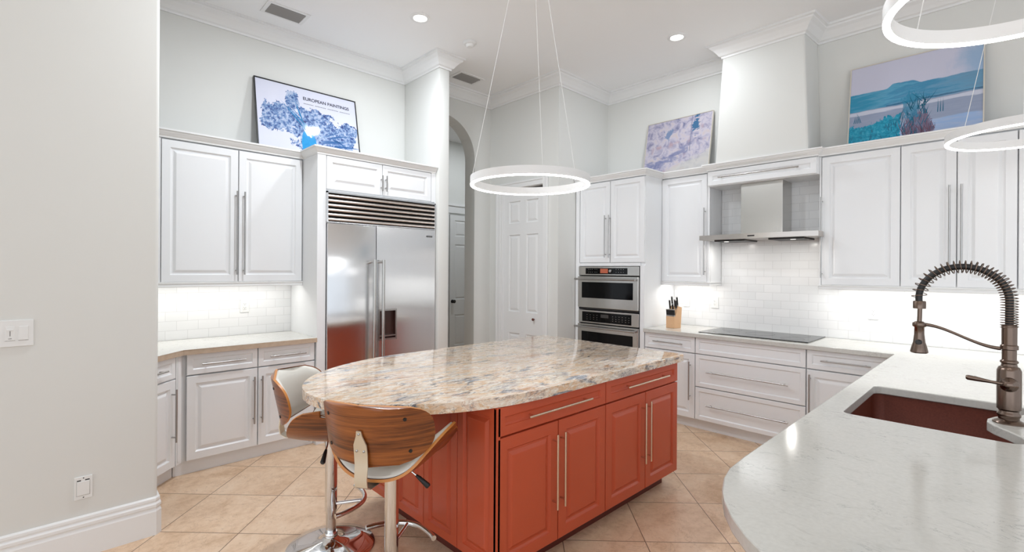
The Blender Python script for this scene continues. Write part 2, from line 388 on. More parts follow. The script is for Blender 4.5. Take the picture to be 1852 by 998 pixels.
# tapered chimney box over the hood
b = MB(); lo = [(XR, 2.02, 2.5), (4.69, 2.0, 2.5), (4.69, 1.205, 2.5), (XR, 1.2, 2.5)]; hi = [(XR, 1.945, CZ), (4.735, 1.945, CZ), (4.735, 1.255, CZ), (XR, 1.235, CZ)]
A = [b.bm.verts.new(p) for p in lo]; B = [b.bm.verts.new(p) for p in hi]
b.bm.faces.new(A[::-1]); b.bm.faces.new(B)
for i in range(4): b.bm.faces.new((A[i], A[(i+1) % 4], B[(i+1) % 4], B[i]))
struct(b.build('wall_chimney', 'wall', bev=0.015))
# backsplashes
struct(MB().box(XR-0.008, 1.16, 0.914, XR, 2.08, 2.4).box(XR-0.008, -3.0, 0.914, XR, 1.16, 1.36).box(XR-0.008, 2.08, 0.914, XR, 2.6, 1.36).build('trim_2', 'tile_y'))
struct(MB().box(-0.6, YL-0.008, 0.914, 1.66, YL, 1.36).build('trim_3', 'tile_x'))
# hall behind the arch
struct(MB().box(2.2, 6.6, 0, 7, 6.72, CZ).build('wall_hall', 'wall'))
struct(MB().box(2.1, YL+0.14, 0, 2.2, 6.72, CZ).build('wall_hall_left', 'wall'))
struct(MB().box(6.4, YA+0.19, 0, 6.5, 6.6, CZ).build('wall_hall_right', 'wall'))
struct(MB().box(XP+0.1, YA, 0, 6.5, YA+0.19, CZ).build('wall_hall_front', 'wall'))
def six_panel(name, wdt, hgt, rows, mat='trim'):
    """leaf in local x,z facing -y"""
    b = MB(); st = 0.105
    b.box(0, 0.022, 0, wdt, 0.035, hgt)
    xs = [0, st, wdt/2-st/2, wdt/2+st/2, wdt-st, wdt]
    zs = [0]
    for a, c in rows: zs += [a, c]
    zs.append(hgt)
    b.box(xs[0], 0, 0, xs[1], 0.022, hgt); b.box(xs[2], 0, 0, xs[3], 0.022, hgt); b.box(xs[4], 0, 0, xs[5], 0.022, hgt)
    for i in range(0, len(zs), 2):
        b.box(xs[1], 0, zs[i], xs[2], 0.022, zs[i+1]); b.box(xs[3], 0, zs[i], xs[4], 0.022, zs[i+1])
    for a, c in rows:
        for x0, x1 in ((xs[1], xs[2]), (xs[3], xs[4])):
            b.rings(x0, x1, a, c, [(0, 0.03), (0, 0.0), (0.004, 0.012), (0.016, 0.014), (0.042, 0.003)])
    return b
ROWS = [(0.2, 0.72), (0.98, 1.92), (2.06, 2.33)]
d1 = six_panel('door', 0.70, 2.45, ROWS).build('door_1', 'trim'); struct(d1)
d1.location = (XP+0.03, DY1-0.005, 0.008); d1.rotation_euler = (0, 0, RW)
MB().lathe([(0.004, 0.0), (0.006, -0.014), (0.015, -0.022), (0.016, -0.03), (0.01, -0.038), (0.001, -0.04)], (0.70-0.155, 0.0, 0.91), 16, 'y').build('door_knob', 'redtoe', d1, 40, label='small dark red round knob')
b = MB()
for y0, y1 in ((DY0-0.075, DY0), (DY1, DY1+0.075)):
    b.box(XP-0.018, y0, 0, XP, y1, DZ+0.075, 0.004)
    b.box(XP-0.026, y0 if y0 < DY0 else y1-0.022, 0, XP-0.016, (y0+0.022) if y0 < DY0 else y1, DZ+0.075, 0.003)
b.box(XP-0.018, DY0, DZ, XP, DY1, DZ+0.075, 0.004).box(XP-0.026, DY0, DZ+0.053, XP-0.016, DY1, DZ+0.075, 0.003)
b.box(XP, DY0, 0, XP+0.1, DY0+0.004, DZ).box(XP, DY1-0.004, 0, XP+0.1, DY1, DZ).box(XP, DY0, DZ-0.004, XP+0.1, DY1, DZ)
struct(b.build('trim_4', 'trim'))
d2 = six_panel('door', 0.80, 2.42, ROWS).build('door_2', 'trim'); struct(d2); d2.location = (4.93, 6.565, 0.008)
MB().lathe([(0.03, 0.0), (0.03, -0.006), (0.01, -0.012), (0.01, -0.035), (0.028, -0.045), (0.03, -0.06), (0.02, -0.072), (0.001, -0.074)], (0.055, 0.0, 0.95), 20, 'y').build('door_knob', 'blackplastic', d2, 40, label='black round door knob')
struct(MB().box(4.82, 6.575, 0, 4.92, 6.6, 2.56).box(5.74, 6.575, 0, 5.84, 6.6, 2.56).box(4.8, 6.565, 2.46, 5.86, 6.6, 2.58).box(4.78, 6.55, 2.58, 5.88, 6.6, 2.62).build('trim_5', 'trim'))

# ------------------------------------------------------------------ cabinet parts
def raised(x0, x1, z0, z1, fr=0.055):
    return MB().rings(x0, x1, z0, z1, [(0, 0.024), (0, 0.003), (0.003, 0), (fr, 0), (fr+0.003, 0.005), (fr+0.010, 0.012), (fr+0.019, 0.012), (fr+0.036, 0.002), (fr+0.040, 0.001)])
def recessed(x0, x1, z0, z1, fr=0.036):
    return MB().rings(x0, x1, z0, z1, [(0, 0.024), (0, 0.003), (0.003, 0), (fr, 0), (fr+0.002, 0.004), (fr+0.009, 0.010), (fr+0.011, 0.010)])
def bar(parent, p0, p1, mat='nickel', r=0.0062, out=0.034, name='handle', inset=0.035):
    p0, p1 = Vector(p0), Vector(p1); d = (p1-p0).normalized(); o = Vector((0, -out, 0)); b = MB()
    b.cyl(p0+o, p1+o, r)
    for p in (p0+d*inset, p1-d*inset): b.cyl(p+Vector((0, 0.001, 0)), p+o, r*0.8, n=10)
    return b.build(name, mat, parent, 40)
def door(parent, x0, x1, z0, z1, mat, hx=None, hz=None, hmat='nickel', fr=0.055, hout=0.034):
    o = raised(x0+0.0014, x1-0.0014, z0, z1-0.0015, fr).build('door', mat, parent)
    if hx is not None: bar(o, (hx, 0, hz[0]), (hx, 0, hz[1]), hmat, out=hout)
    return o
def drawer(parent, x0, x1, z0, z1, mat, hw=None, hmat='nickel', fr=0.036):
    o = recessed(x0+0.0014, x1-0.0014, z0+0.0015, z1, fr).build('drawer', mat, parent)
    if hw: xm, zm = (x0+x1)/2, (z0+z1)/2; bar(o, (xm-hw/2, 0, zm), (xm+hw/2, 0, zm), hmat)
    return o
def carcass(parent, x0, x1, z0, z1, depth, mat='cab', toe=0.0, name='body', toemat=None):
    b = MB().box(x0, 0.03, z0, x1, depth, z1)
    if toe and not toemat: b.box(x0, toe, 0, x1, depth, z0)
    o = b.build(name, mat, parent)
    if toe and toemat: MB().box(x0, toe, 0, x1, depth, z0).build('toe_kick', toemat, parent)
    return o
G = 0.002
# left base run, faces -Y
t_ = thing('base_cabinet', 'white base cabinet of two drawers over two doors left of the refrigerator', 'cabinet', (0.70, 4.10, 0))
carcass(t_, 0, 0.955, 0.1, 0.874, 0.585)
MB().box(-0.047, 0.041, 0, 0.955, 0.57, 0.1).build('toe_kick', 'cab', t_)
drawer(t_, 0.027, 0.503, 0.722, 0.874, 'cab', 0.29); drawer(t_, 0.507, 0.953, 0.722, 0.874, 'cab', 0.28)
door(t_, 0.027, 0.503, 0.104, 0.716, 'cab', 0.472, (0.288, 0.655)); door(t_, 0.507, 0.953, 0.104, 0.716, 'cab', 0.53, (0.286, 0.653))
# angled base cabinet behind the wall end
ang = math.radians(46.5)
t_ = thing('base_cabinet', 'angled white base cabinet half hidden behind the wall end', 'cabinet', (0.70-0.66*math.cos(ang), 4.10-0.66*math.sin(ang), 0), ang)
MB().box(0.02, 0.021, 0.1, 0.655, 0.33, 0.874).build('body', 'cab', t_)
MB().box(0.02, 0.066, 0, 0.655, 0.1, 0.1).build('toe_kick', 'cab', t_)
MB().box(0.60, 0.0, 0.104, 0.655, 0.021, 0.874).box(0.612, -0.004, 0.12, 0.64, 0.0, 0.86, 0.002).build('pilaster', 'cab', t_)
drawer(t_, 0.05, 0.595, 0.722, 0.874, 'cab', 0.3); door(t_, 0.05, 0.595, 0.104, 0.716, 'cab', 0.555, (0.286, 0.653))
# left worktop
pts = [(1.659, 4.065), (1.659, YL-0.009), (-0.62, YL-0.009), (-0.62, 3.46), (0.10, 3.46), (0.70, 4.065)]
o = MB().prism(pts[::-1] if False else pts, 0.876, 0.914, 0.004)
o.bm.normal_update()
for f in o.bm.faces:
    f.material_index = 0 if f.normal.z > 0.5 else 1
o = tag(o.build('worktop', ['quartz', 'brownedge']), 'white worktop with brown edge beside the refrigerator', 'worktop')
# left wall cabinet
t_ = thing('wall_cabinet', 'two-door white wall cabinet under the blue flower poster', 'cabinet', (0.58, 4.40, 0))
carcass(t_, -1.1, 1.078, 1.385, 2.5, 0.28)
door(t_, 0.033, 0.555, 1.39, 2.471, 'cab', 0.54, (1.447, 2.13)); door(t_, 0.559, 1.074, 1.39, 2.471, 'cab', 0.597, (1.447, 2.13))
MB().box(0.0, 0.0, 1.39, 0.029, 0.021, 2.474).build('stile', 'cab', t_)
# refrigerator surround
t_ = thing('refrigerator_cabinet', 'white tall cabinet with two small doors framing the refrigerator', 'cabinet', (1.66, 4.08, 0))
MB().box(0, 0, 0, 0.074, 0.6, 2.5).build('side_panel', 'cab', t_)
MB().box(1.206, 0, 0, 1.217, 0.6, 2.5).box(1.165, 0, 2.185, 1.206, 0.02, 2.5).build('side_panel', 'cab', t_)
MB().box(0.074, 0.021, 2.175, 1.206, 0.6, 2.5).build('body', 'cab', t_)
door(t_, 0.078, 0.612, 2.19, 2.478, 'cab', 0.598, (2.225, 2.372), fr=0.05); door(t_, 0.616, 1.163, 2.19, 2.478, 'cab', 0.642, (2.225, 2.372), fr=0.05)
# refrigerator
t_ = thing('refrigerator', 'stainless steel built-in refrigerator with louvred grille and two tall doors', 'refrigerator', (1.735, 4.06, 0))
FWD = 1.130
MB().box(0.002, 0.05, 0.02, FWD-0.002, 0.6, 2.168).build('body', 'steel', t_)
b = MB().box(0, 0, 1.905, 0.012, 0.06, 2.168).box(FWD-0.012, 0, 1.905, FWD, 0.06, 2.168).box(0, 0, 2.156, FWD, 0.06, 2.168).box(0, 0, 1.9, FWD, 0.06, 1.908)
b.build('grille_frame', 'steel', t_)
MB().box(0.012, 0.045, 1.905, FWD-0.012, 0.05, 2.16).build('grille_back', 'dark', t_)
for k in range(6):
    z = 1.917+k*0.0405; b = MB()
    pr = [(0.004, z), (0.0, z+0.006), (0.003, z+0.016), (0.014, z+0.027), (0.032, z+0.034), (0.034, z+0.031), (0.018, z+0.022), (0.009, z+0.010), (0.008, z+0.001)]
    A = [b.bm.verts.new((0.013, y, zz)) for y, zz in pr]; B = [b.bm.verts.new((FWD-0.013, y, zz)) for y, zz in pr]
    b.bm.faces.new(A); b.bm.faces.new(B[::-1])
    for i in range(len(pr)): b.bm.faces.new((A[i], B[i], B[(i+1) % len(pr)], A[(i+1) % len(pr)]))
    b.build('louvre', 'louver', t_, 50)
XS = 0.468
dl = MB().box(0.006, 0, 0.12, XS-0.002, 0.048, 1.895, 0.006).build('door', 'steel', t_, 40)
b = MB(); xa, xb, xc, xd = XS+0.002, 0.505, 0.672, FWD-0.006; za, zb_ = 0.85, 1.108
b.box(xa, 0, 0.12, xb, 0.048, 1.895).box(xc, 0, 0.12, xd, 0.048, 1.895).box(xb, 0, 0.12, xc, 0.048, za).box(xb, 0, zb_, xc, 0.048, 1.895).box(xb, 0.044, za, xc, 0.048, zb_)
dr = b.build('door', 'steel', t_)
dp = MB().box(xb, 0.0405, za, xc, 0.0435, zb_).box(xb, 0.001, za, xb+0.002, 0.0435, zb_).box(xc-0.002, 0.001, za, xc, 0.0435, zb_).box(xb, 0.001, zb_-0.002, xc, 0.0435, zb_).box(xb, 0.001, za, xc, 0.0435, za+0.002).build('dispenser', 'dispenser', dr, label='brown recessed dispenser niche with steel frame')
MB().box(xb-0.014, -0.004, za-0.016, xb, 0.002, zb_+0.016).box(xc, -0.004, za-0.016, xc+0.014, 0.002, zb_+0.016).box(xb, -0.004, zb_, xc, 0.002, zb_+0.016).box(xb, -0.004, za-0.016, xc, 0.002, za).box(xb, 0.0, za+0.018, xc, 0.03, za+0.030).build('dispenser_frame', 'nickel', dr)
for dd, hx in ((dl, XS-0.044), (dr, XS+0.044)):
    b = MB().cyl((hx, -0.055, 0.55), (hx, -0.055, 1.585), 0.0145, n=20)
    for z in (0.6, 1.565): b.cyl((hx, 0.001, z), (hx, -0.055, z), 0.012, n=14)
    b.build('handle', 'steelv', dd, 40)
MB().box(1.02, -0.003, 1.822, 1.088, 0.0, 1.838, 0.001).build('badge', 'blackplastic', dr)
MB().box(1.026, -0.004, 1.827, 1.082, -0.0028, 1.833).build('badge_text', 'nickel', dr)
MB().box(0.01, 0.04, 0, FWD-0.01, 0.1, 0.115).build('toe_grille', 'blackplastic', t_)

# right base run, faces -X ; local x runs towards -Y
def right(y, x=4.43, z=0): return (x, y, z)
t_ = thing('base_cabinet', 'narrow white base cabinet beside the oven tower with one drawer and door', 'cabinet', right(2.598), RW)
carcass(t_, 0, 0.531, 0.1, 0.874, 0.63, toe=0.07)
drawer(t_, 0.004, 0.53, 0.722, 0.874, 'cab', 0.31); door(t_, 0.004, 0.53, 0.104, 0.716, 'cab', 0.488, (0.28, 0.642))
t_ = thing('base_cabinet', 'wide white three-drawer base cabinet under the cooktop', 'cabinet', right(2.066), RW)
carcass(t_, 0, 0.919, 0.1, 0.874, 0.63, toe=0.07)
drawer(t_, 0.002, 0.917, 0.722, 0.874, 'cab'); drawer(t_, 0.002, 0.917, 0.414, 0.716, 'cab', 0.68); drawer(t_, 0.002, 0.917, 0.104, 0.408, 'cab', 0.68)
t_ = thing('base_cabinet', 'white corner base cabinet between cooktop drawers and the peninsula', 'cabinet', right(1.146), RW)
carcass(t_, 0, 0.60, 0.1, 0.874, 0.63, toe=0.07)
drawer(t_, 0.002, 0.53, 0.722, 0.874, 'cab', 0.32); door(t_, 0.002, 0.53, 0.104, 0.716, 'cab', 0.03, (0.28, 0.68))
# peninsula base, doors towards the aisle (+Y)
def pen(name, label, x0, x1, zb, n, toe0=0.0, toe1=0.0):
    t_ = thing(name, label, 'cabinet', (4.38-x0, 0.555, 0), math.pi); W = x1-x0
    MB().box(0, 0.021, 0.1, W, 0.6, zb).box(toe0, 0.08, 0, W-toe1, 0.58, 0.1).build('body', 'cab', t_)
    for k in range(n):
        a, c = k*W/n+0.003, (k+1)*W/n-0.003
        door(t_, a, c, 0.104, 0.612, 'cab', c-0.04 if k % 2 == 0 else a+0.04, (0.25, 0.56))
        if zb > 0.7: drawer(t_, a, c, 0.618, 0.874, 'cab', 0.28)
    return t_
pen('base_cabinet', 'white peninsula cabinet between the wall run and the sink', 0, 1.06, 0.874, 2)
pen('sink_cabinet', 'white low peninsula cabinet directly under the copper sink', 1.063, 2.21, 0.62, 2)
pen('base_cabinet', 'white peninsula end cabinet under the rounded worktop', 2.213, 2.72, 0.874, 1, toe1=0.05)

# tall oven cabinet
t_ = thing('oven_cabinet', 'tall white cabinet with two doors above the double ovens', 'cabinet', right(3.488), RW)
TW = 0.886
b = MB().box(0, 0.021, 0, 0.05, 0.63, 2.5).box(TW-0.05, 0.021, 0, TW, 0.63, 2.5).box(0.05, 0.6, 0, TW-0.05, 0.63, 2.5).box(0.05, 0.021, 1.55, TW-0.05, 0.6, 2.5).box(0.05, 0.021, 0, TW-0.05, 0.6, 0.38)
b.build('body', 'cab', t_)
MB().box(0, 0, 0.0, 0.052, 0.021, 2.476).build('stile', 'cab', t_); MB().box(TW-0.05, 0, 0.0, TW, 0.021, 1.552).build('stile', 'cab', t_)
MB().box(0.052, 0, 1.548, TW-0.05, 0.021, 1.58).build('rail', 'cab', t_)
door(t_, 0.056, 0.464, 1.585, 2.471, 'cab', 0.415, (1.638, 2.1), fr=0.05); door(t_, 0.468, TW-0.004, 1.585, 2.471, 'cab', 0.466+0.003, (1.638, 2.1), fr=0.05)
drawer(t_, 0.056, TW-0.054, 0.104, 0.375, 'cab', 0.5)
OX0, OX1 = 0.054, 0.83
def oven(name, label, cat, z0, zs, z1, zd, knob):
    """z0 bottom of the door, zs door top, z1 top of the panel"""
    o = thing(name, label, cat, right(3.488, 4.415, 0), RW)
    MB().box(OX0+0.01, 0.036, z0, OX1-0.01, 0.55, z1).build('body', 'blackplastic', o)
    cp = MB().box(OX0, 0, zs+0.012, OX1, 0.036, z1, 0.003).build('control_panel', 'steelv', o)
    MB().box(OX0+0.10 if knob else OX0+0.055, -0.003, zs+0.026, OX1-0.135 if knob else OX1-0.085, 0.001, z1-0.018, 0.001).build('control_glass', 'ovenglass', cp)
    zc = (zs+0.012+z1)/2
    if knob:
        MB().box(OX0+0.30, -0.0045, zc-0.024, OX0+0.40, -0.0025, zc+0.024).build('display', 'amber', cp)
        MB().lathe([(0.017, -0.003), (0.017, -0.016), (0.014, -0.019), (0.001, -0.019)], (OX0+0.435, 0, zc), 20, 'y').build('knob', 'nickel', cp, 40)
    else:
        MB().box(OX0+0.31, -0.0045, zc-0.002, OX0+0.41, -0.0025, zc+0.034).build('display', 'slot', cp)
    for x in ([0.14, 0.165, 0.19, 0.225, 0.25, 0.50, 0.53, 0.56, 0.59] if knob else [0.12+0.045*k for k in range(4)]+[0.46+0.04*k for k in range(6)]):
        for dz in ((-0.016, 0.014) if knob else (-0.03, -0.008, 0.018)):
            MB().box(OX0+x, -0.0042, zc+dz, OX0+x+0.009, -0.0028, zc+dz+0.004).build('button', 'nickel', cp)
    dd = MB().box(OX0, -0.012, z0+0.02, OX1, 0.036, zs, 0.004).build('door', 'steelv', o)
    MB().box(OX0+0.055, -0.0135, zd[0], OX1-0.06, -0.011, zd[1], 0.001).build('door_window', 'ovenglass', dd)
    zh = zs-0.03; b = MB().cyl((OX0-0.012, -0.058, zh), (OX1-0.012, -0.058, zh), 0.0115, n=16)
    for x in (OX0+0.02, OX1-0.045): b.box(x, -0.056, zh-0.010, x+0.022, -0.011, zh+0.010, 0.002)
    b.build('handle', 'nickel', dd, 40)
    MB().box(OX0+0.005, -0.002, z0, OX1, 0.03, z0+0.018).build('lower_vent', 'blackplastic', o)
    return o
oven('microwave_oven', 'upper stainless built-in oven with amber display in the tall cabinet', 'oven', 1.062, 1.432, 1.542, (1.19, 1.368), True)
oven('wall_oven', 'lower stainless oven with black control glass in the tall cabinet', 'oven', 0.39, 0.898, 1.052, (0.5, 0.815), False)

# right wall cabinets
XU = 4.776
t_ = thing('wall_cabinet', 'single-door white wall cabinet left of the range hood', 'cabinet', right(2.60, XU), RW)
carcass(t_, 0.0, 0.515, 1.385, 2.5, 0.286)
door(t_, 0.0, 0.49, 1.39, 2.471, 'cab', 0.472, (1.46, 2.131)); MB().box(0.492, 0, 1.385, 0.515, 0.021, 2.476).build('stile', 'cab', t_)
t_ = thing('hood_valance', 'white lift-up valance with long bar handle above the range hood', 'cabinet', right(2.083, 4.715), RW)
MB().box(0.0, 0.021, 2.33, 0.94, 0.346, 2.5).build('body', 'cab', t_)
o = recessed(0.004, 0.93, 2.336, 2.474, 0.045).build('flap_door', 'cab', t_); bar(o, (0.115, 0, 2.405), (0.805, 0, 2.405), inset=0.02)
t_ = thing('wall_cabinet', 'single-door white wall cabinet right of the range hood', 'cabinet', right(1.142, XU), RW)
carcass(t_, 0.0, 0.538, 1.385, 2.5, 0.286); MB().box(0, 0, 1.385, 0.012, 0.021, 2.476).build('stile', 'cab', t_)
door(t_, 0.014, 0.537, 1.39, 2.471, 'cab', 0.019, (1.449, 2.132), hout=0.03)
t_ = thing('wall_cabinet', 'two-door white wall cabinet behind the tall spring faucet', 'cabinet', right(0.603, XU), RW)
carcass(t_, 0.0, 0.622, 1.385, 2.5, 0.286)
door(t_, 0.001, 0.317, 1.39, 2.471, 'cab', 0.281, (1.522, 2.135)); door(t_, 0.320, 0.621, 1.39, 2.471, 'cab', 0.345, (1.522, 2.135))
t_ = thing('wall_cabinet', 'white wall cabinet cut off by the right edge of the photo', 'cabinet', right(-0.020, XU), RW)
carcass(t_, 0.0, 0.9, 1.385, 2.5, 0.286)
door(t_, 0.002, 0.448, 1.39, 2.471, 'cab', 0.41, (1.522, 2.135)); door(t_, 0.452, 0.898, 1.39, 2.471, 'cab', 0.49, (1.522, 2.135))
# cabinet crowns and light rails
def cz(z): return [(0, z), (0.004, z), (0.006, z+0.012), (0.014, z+0.02), (0.03, z+0.04), (0.034, z+0.05), (0.042, z+0.052), (0.042, z+0.064), (-0.02, z+0.064), (-0.02, z+0.021), (0, z+0.021)]
struct(MB().sweep([(-0.55, 4.40), (1.66, 4.40), (1.66, 4.08), (2.876, 4.08)], cz(2.48)).build('trim_6', 'trim'))
struct(MB().sweep([(4.43, 3.49), (4.43, 2.602), (XU, 2.602), (XU, 2.085), (4.715, 2.085), (4.715, 1.142), (XU, 1.142), (XU, -0.93)], cz(2.48)).build('trim_7', 'trim'))
LR = [(-0.012, 1.35), (0.006, 1.35), (0.008, 1.358), (0.004, 1.362), (0.004, 1.375), (0.01, 1.379), (0.01, 1.386), (-0.012, 1.386)]
struct(MB().sweep([(-0.55, 4.40), (1.658, 4.40)], LR).build('trim_8', 'trim'))
struct(MB().sweep([(XU, 2.60), (XU, 2.085), (5.05, 2.085)], LR).build('trim_9', 'trim'))
struct(MB().sweep([(5.05, 1.142), (XU, 1.142), (XU, -0.93)], LR).build('trim_10', 'trim'))

# L-shaped white worktop with peninsula and sink cut-out
b = MB(); zt, zb = 0.914, 0.876
out = [(4.398, 2.596), (4.398, 0.585), (1.60, 0.585)]
for i in range(1, 13):                          # big rounded corner
    a = math.pi/2+i*math.pi/2/12; out.append((1.55+0.60*math.cos(a), -0.02+0.605*math.sin(a)))
out += [(0.95, -0.36), (5.05, -0.36), (5.05, 2.596)]
hole = [(2.41, 0.49), (3.06, 0.49)]
def arc(cx, cy, r, a0, a1, n=6): return [(cx+r*math.cos(math.radians(a0+(a1-a0)*i/n)), cy+r*math.sin(math.radians(a0+(a1-a0)*i/n))) for i in range(n+1)]
hole = arc(2.44, 0.455, 0.035, 180, 90)+arc(3.06, 0.455, 0.035, 90, 0)+arc(3.03, 0.02, 0.065, 0, -90)+[(2.93, -0.035), (2.86, 0.01), (2.80, 0.052), (2.745, 0.07), (2.69, 0.07), (2.64, 0.05), (2.59, 0.015), (2.53, -0.02), (2.49, -0.035)]+arc(2.465, 0.02, 0.06, -90, -180)
def loop(pts, z): return [b.bm.verts.new((x, y, z)) for x, y in pts]
lt, ht, lb, hb = loop(out, zt), loop(hole, zt), loop(out, zb), loop(hole, zb)
def ring_edges(v): return [b.bm.edges.new((v[i], v[(i+1) % len(v)])) for i in range(len(v))]
for A, B in ((lt, ht), (lb, hb)):
    bmesh.ops.triangle_fill(b.bm, edges=ring_edges(A)+ring_edges(B), use_beauty=True)
for A, B in ((lt, lb), (ht, hb)):
    for i in range(len(A)): b.bm.faces.new((A[i], A[(i+1) % len(A)], B[(i+1) % len(B)], B[i]))
tag(b.build('worktop', 'quartz', smooth=30, bev=0.004), 'white speckled worktop with rounded peninsula and undermount sink', 'worktop')
# sink
t_ = thing('sink', 'brown copper undermount sink set in the white peninsula worktop', 'sink', (2.74, 0.225, 0.66))
b = MB(); x0, x1, y0, y1 = 2.395-2.74, 3.105-2.74, -0.055-0.225, 0.50-0.225; zr = 0.874-0.66
pr = [(0.012, zr, -0.012), (0.0, zr, 0), (-0.004, 0.02, 0.012), (-0.02, 0.006, 0.03)]
def rr(x0, x1, y0, y1, r, n=5):
    return arc(x1-r, y1-r, r, 0, 90, n)+arc(x0+r, y1-r, r, 90, 180, n)+arc(x0+r, y0+r, r, 180, 270, n)+arc(x1-r, y0+r, r, 270, 360, n)
prev = None
for ins, z, _ in [(-0.012, zr, 0), (0.0, zr, 0), (0.006, 0.03, 0), (0.02, 0.012, 0), (0.05, 0.006, 0)]:
    q = [b.bm.verts.new((x, y, z)) for x, y in rr(x0+ins, x1-ins, y0+ins, y1-ins, 0.05)]
    if prev:
        for i in range(len(q)): b.bm.faces.new((prev[i], prev[(i+1) % len(q)], q[(i+1) % len(q)], q[i]))
    prev = q
b.bm.faces.new(prev)
o = b.build('basin', 'copper', t_, 50); md = o.modifiers.new('solid', 'SOLIDIFY'); md.thickness = 0.003; md.offset = -1
MB().lathe([(0.045, 0.007), (0.045, 0.010), (0.03, 0.0105), (0.028, 0.008), (0.001, 0.008)], (0, 0, 0), 24).build('drain', 'bronze', t_, 40)

# faucet: local x towards -X world? built directly in world axes about its base
t_ = thing('faucet', 'tall bronze pull-down faucet with coiled spring neck beside the sink', 'faucet', (2.72, 0.01, 0.914))
MB().lathe([(0.047, 0), (0.047, 0.004), (0.040, 0.010), (0.030, 0.016), (0.030, 0.024), (0.034, 0.030), (0.034, 0.038), (0.029, 0.044), (0.029, 0.05), (0.035, 0.056), (0.035, 0.205), (0.030, 0.218), (0.024, 0.222), (0.022, 0.23)], n=36).build('body', 'bronze', t_, 40)
MB().lathe([(0.022, 0.222), (0.022, 0.232), (0.026, 0.236), (0.026, 0.242), (0.021, 0.247), (0.021, 0.285), (0.026, 0.288), (0.026, 0.302), (0.022, 0.306), (0.0225, 0.38), (0.019, 0.384), (0.001, 0.384)], n=32).build('neck', 'bronze', t_, 40)
hose = [(0, 0, 0.37), (0, 0.0, 0.42)]
CYc, CZc, RA = 0.135, 0.475, 0.135
for i in range(33):
    a = math.pi-(math.pi*1.0)*i/32; hose.append((0, CYc+RA*math.cos(a), CZc+RA*math.sin(a)))
MB().tube(hose+[(0, 0.269, 0.45)], 0.0125, 14).build('hose', 'blackplastic', t_, 40)
def resample(path, n):
    P = [Vector(p) for p in path]; L = [0]
    for a, c in zip(P, P[1:]): L.append(L[-1]+(c-a).length)
    out_ = []
    for i in range(n+1):
        s_ = L[-1]*i/n; k = 0
        while k < len(L)-2 and L[k+1] < s_: k += 1
        f = (s_-L[k])/max(1e-9, L[k+1]-L[k]); out_.append((P[k].lerp(P[k+1], f), (P[k+1]-P[k]).normalized()))
    return out_
tight = resample(hose, 1400); hel = []; ph = 0
for i, (p, d) in enumerate(tight):
    fr_ = i/1400; turns = 38
    # the coils sit closer at the foot of the spring
    ph = 2*math.pi*turns*(0.55*fr_+0.45*(1-(1-fr_)**2.2))
    n1_ = Vector((1, 0, 0)); n2_ = d.cross(n1_)
    rad = 0.025
    if i % 2 == 0: hel.append(p+(n1_*math.cos(ph)+n2_*math.sin(ph))*rad)
MB().tube(hel, 0.0020, 6).build('spring', 'bronze', t_, 60)
hx = 0.268
MB().lathe([(0.0225, 0.43), (0.0225, 0.46), (0.02, 0.463), (0.001, 0.463)], (0, hx, 0), 24).build('spring_collar', 'bronze', t_, 40)
MB().cyl((0, hx, 0.36), (0, hx-0.002, 0.44), 0.0085, n=16).build('hose_tube', 'bronze', t_, 40)
h_ = MB().lathe([(0.014, 0.375), (0.021, 0.368), (0.021, 0.355), (0.017, 0.35), (0.0175, 0.32), (0.021, 0.285), (0.026, 0.268), (0.030, 0.25), (0.031, 0.244), (0.028, 0.24), (0.001, 0.241)], (0, hx, 0), 32).build('spray_head', 'bronze', t_, 40)
MB().lathe([(0.001, -0.0245), (0.009, -0.0245), (0.012, -0.020), (0.012, -0.01)], (0, hx, 0.287), 20, 'x').build('spray_button', 'blackplastic', h_, 40)
arm = []
for i in range(25):
    f = i/24; s_ = f*f*(3-2*f); arm.append((0, 0.022+f*(hx-0.035), 0.288+0.075*s_+0.012*math.sin(f*math.pi)*0))
b = MB().tube(arm, [0.0075-0.002*abs(math.sin(math.pi*i/24)) for i in range(25)], 12); b.lathe([(0.022, 0.352), (0.024, 0.356), (0.024, 0.366), (0.022, 0.370)], (0, hx, 0), 24)
b.build('support_arm', 'bronze', t_, 50)
b = MB().lathe([(0.026, -0.03), (0.028, -0.036), (0.026, -0.044), (0.018, -0.048), (0.016, -0.056), (0.012, -0.06), (0.001, -0.061)], (0, 0, 0.155), 28, 'x')
lev = [(-0.044, 0.012, 0.156), (-0.046, 0.05, 0.160), (-0.047, 0.085, 0.164), (-0.047, 0.115, 0.167)]
b.tube(lev, [0.006, 0.006, 0.009, 0.010], 12); b.lathe([(0.010, 0), (0.007, 0.005), (0.001, 0.006)], (-0.047, 0.115, 0.167), 12, 'y')
b.build('lever', 'bronze', t_, 50)
MB().tube([(0.034, 0.0, 0.14), (0.045, 0.03, 0.142), (0.05, 0.10, 0.158)], [0.004, 0.004, 0.003], 10).build('spray_lever', 'bronze', t_, 50)

# cooktop
t_ = thing('cooktop', 'black glass induction cooktop flush on the worktop under the hood', 'cooktop', (4.775, 1.61, 0.914))
MB().box(-0.27, -0.458, 0.0005, 0.255, 0.458, 0.008, 0.002).build('glass_top', 'blackglass', t_)
b = MB()
for x, y, r in ((-0.12, -0.3, 0.09), (0.12, -0.3, 0.075), (0.0, 0.0, 0.12), (-0.12, 0.3, 0.075), (0.12, 0.3, 0.09)):
    b.tube([(x+r*math.cos(2*math.pi*i/40), y+r*math.sin(2*math.pi*i/40), 0.0079) for i in range(40)], 0.0007, 4, closed=True)
b.build('burner_marks', 'slot', t_)
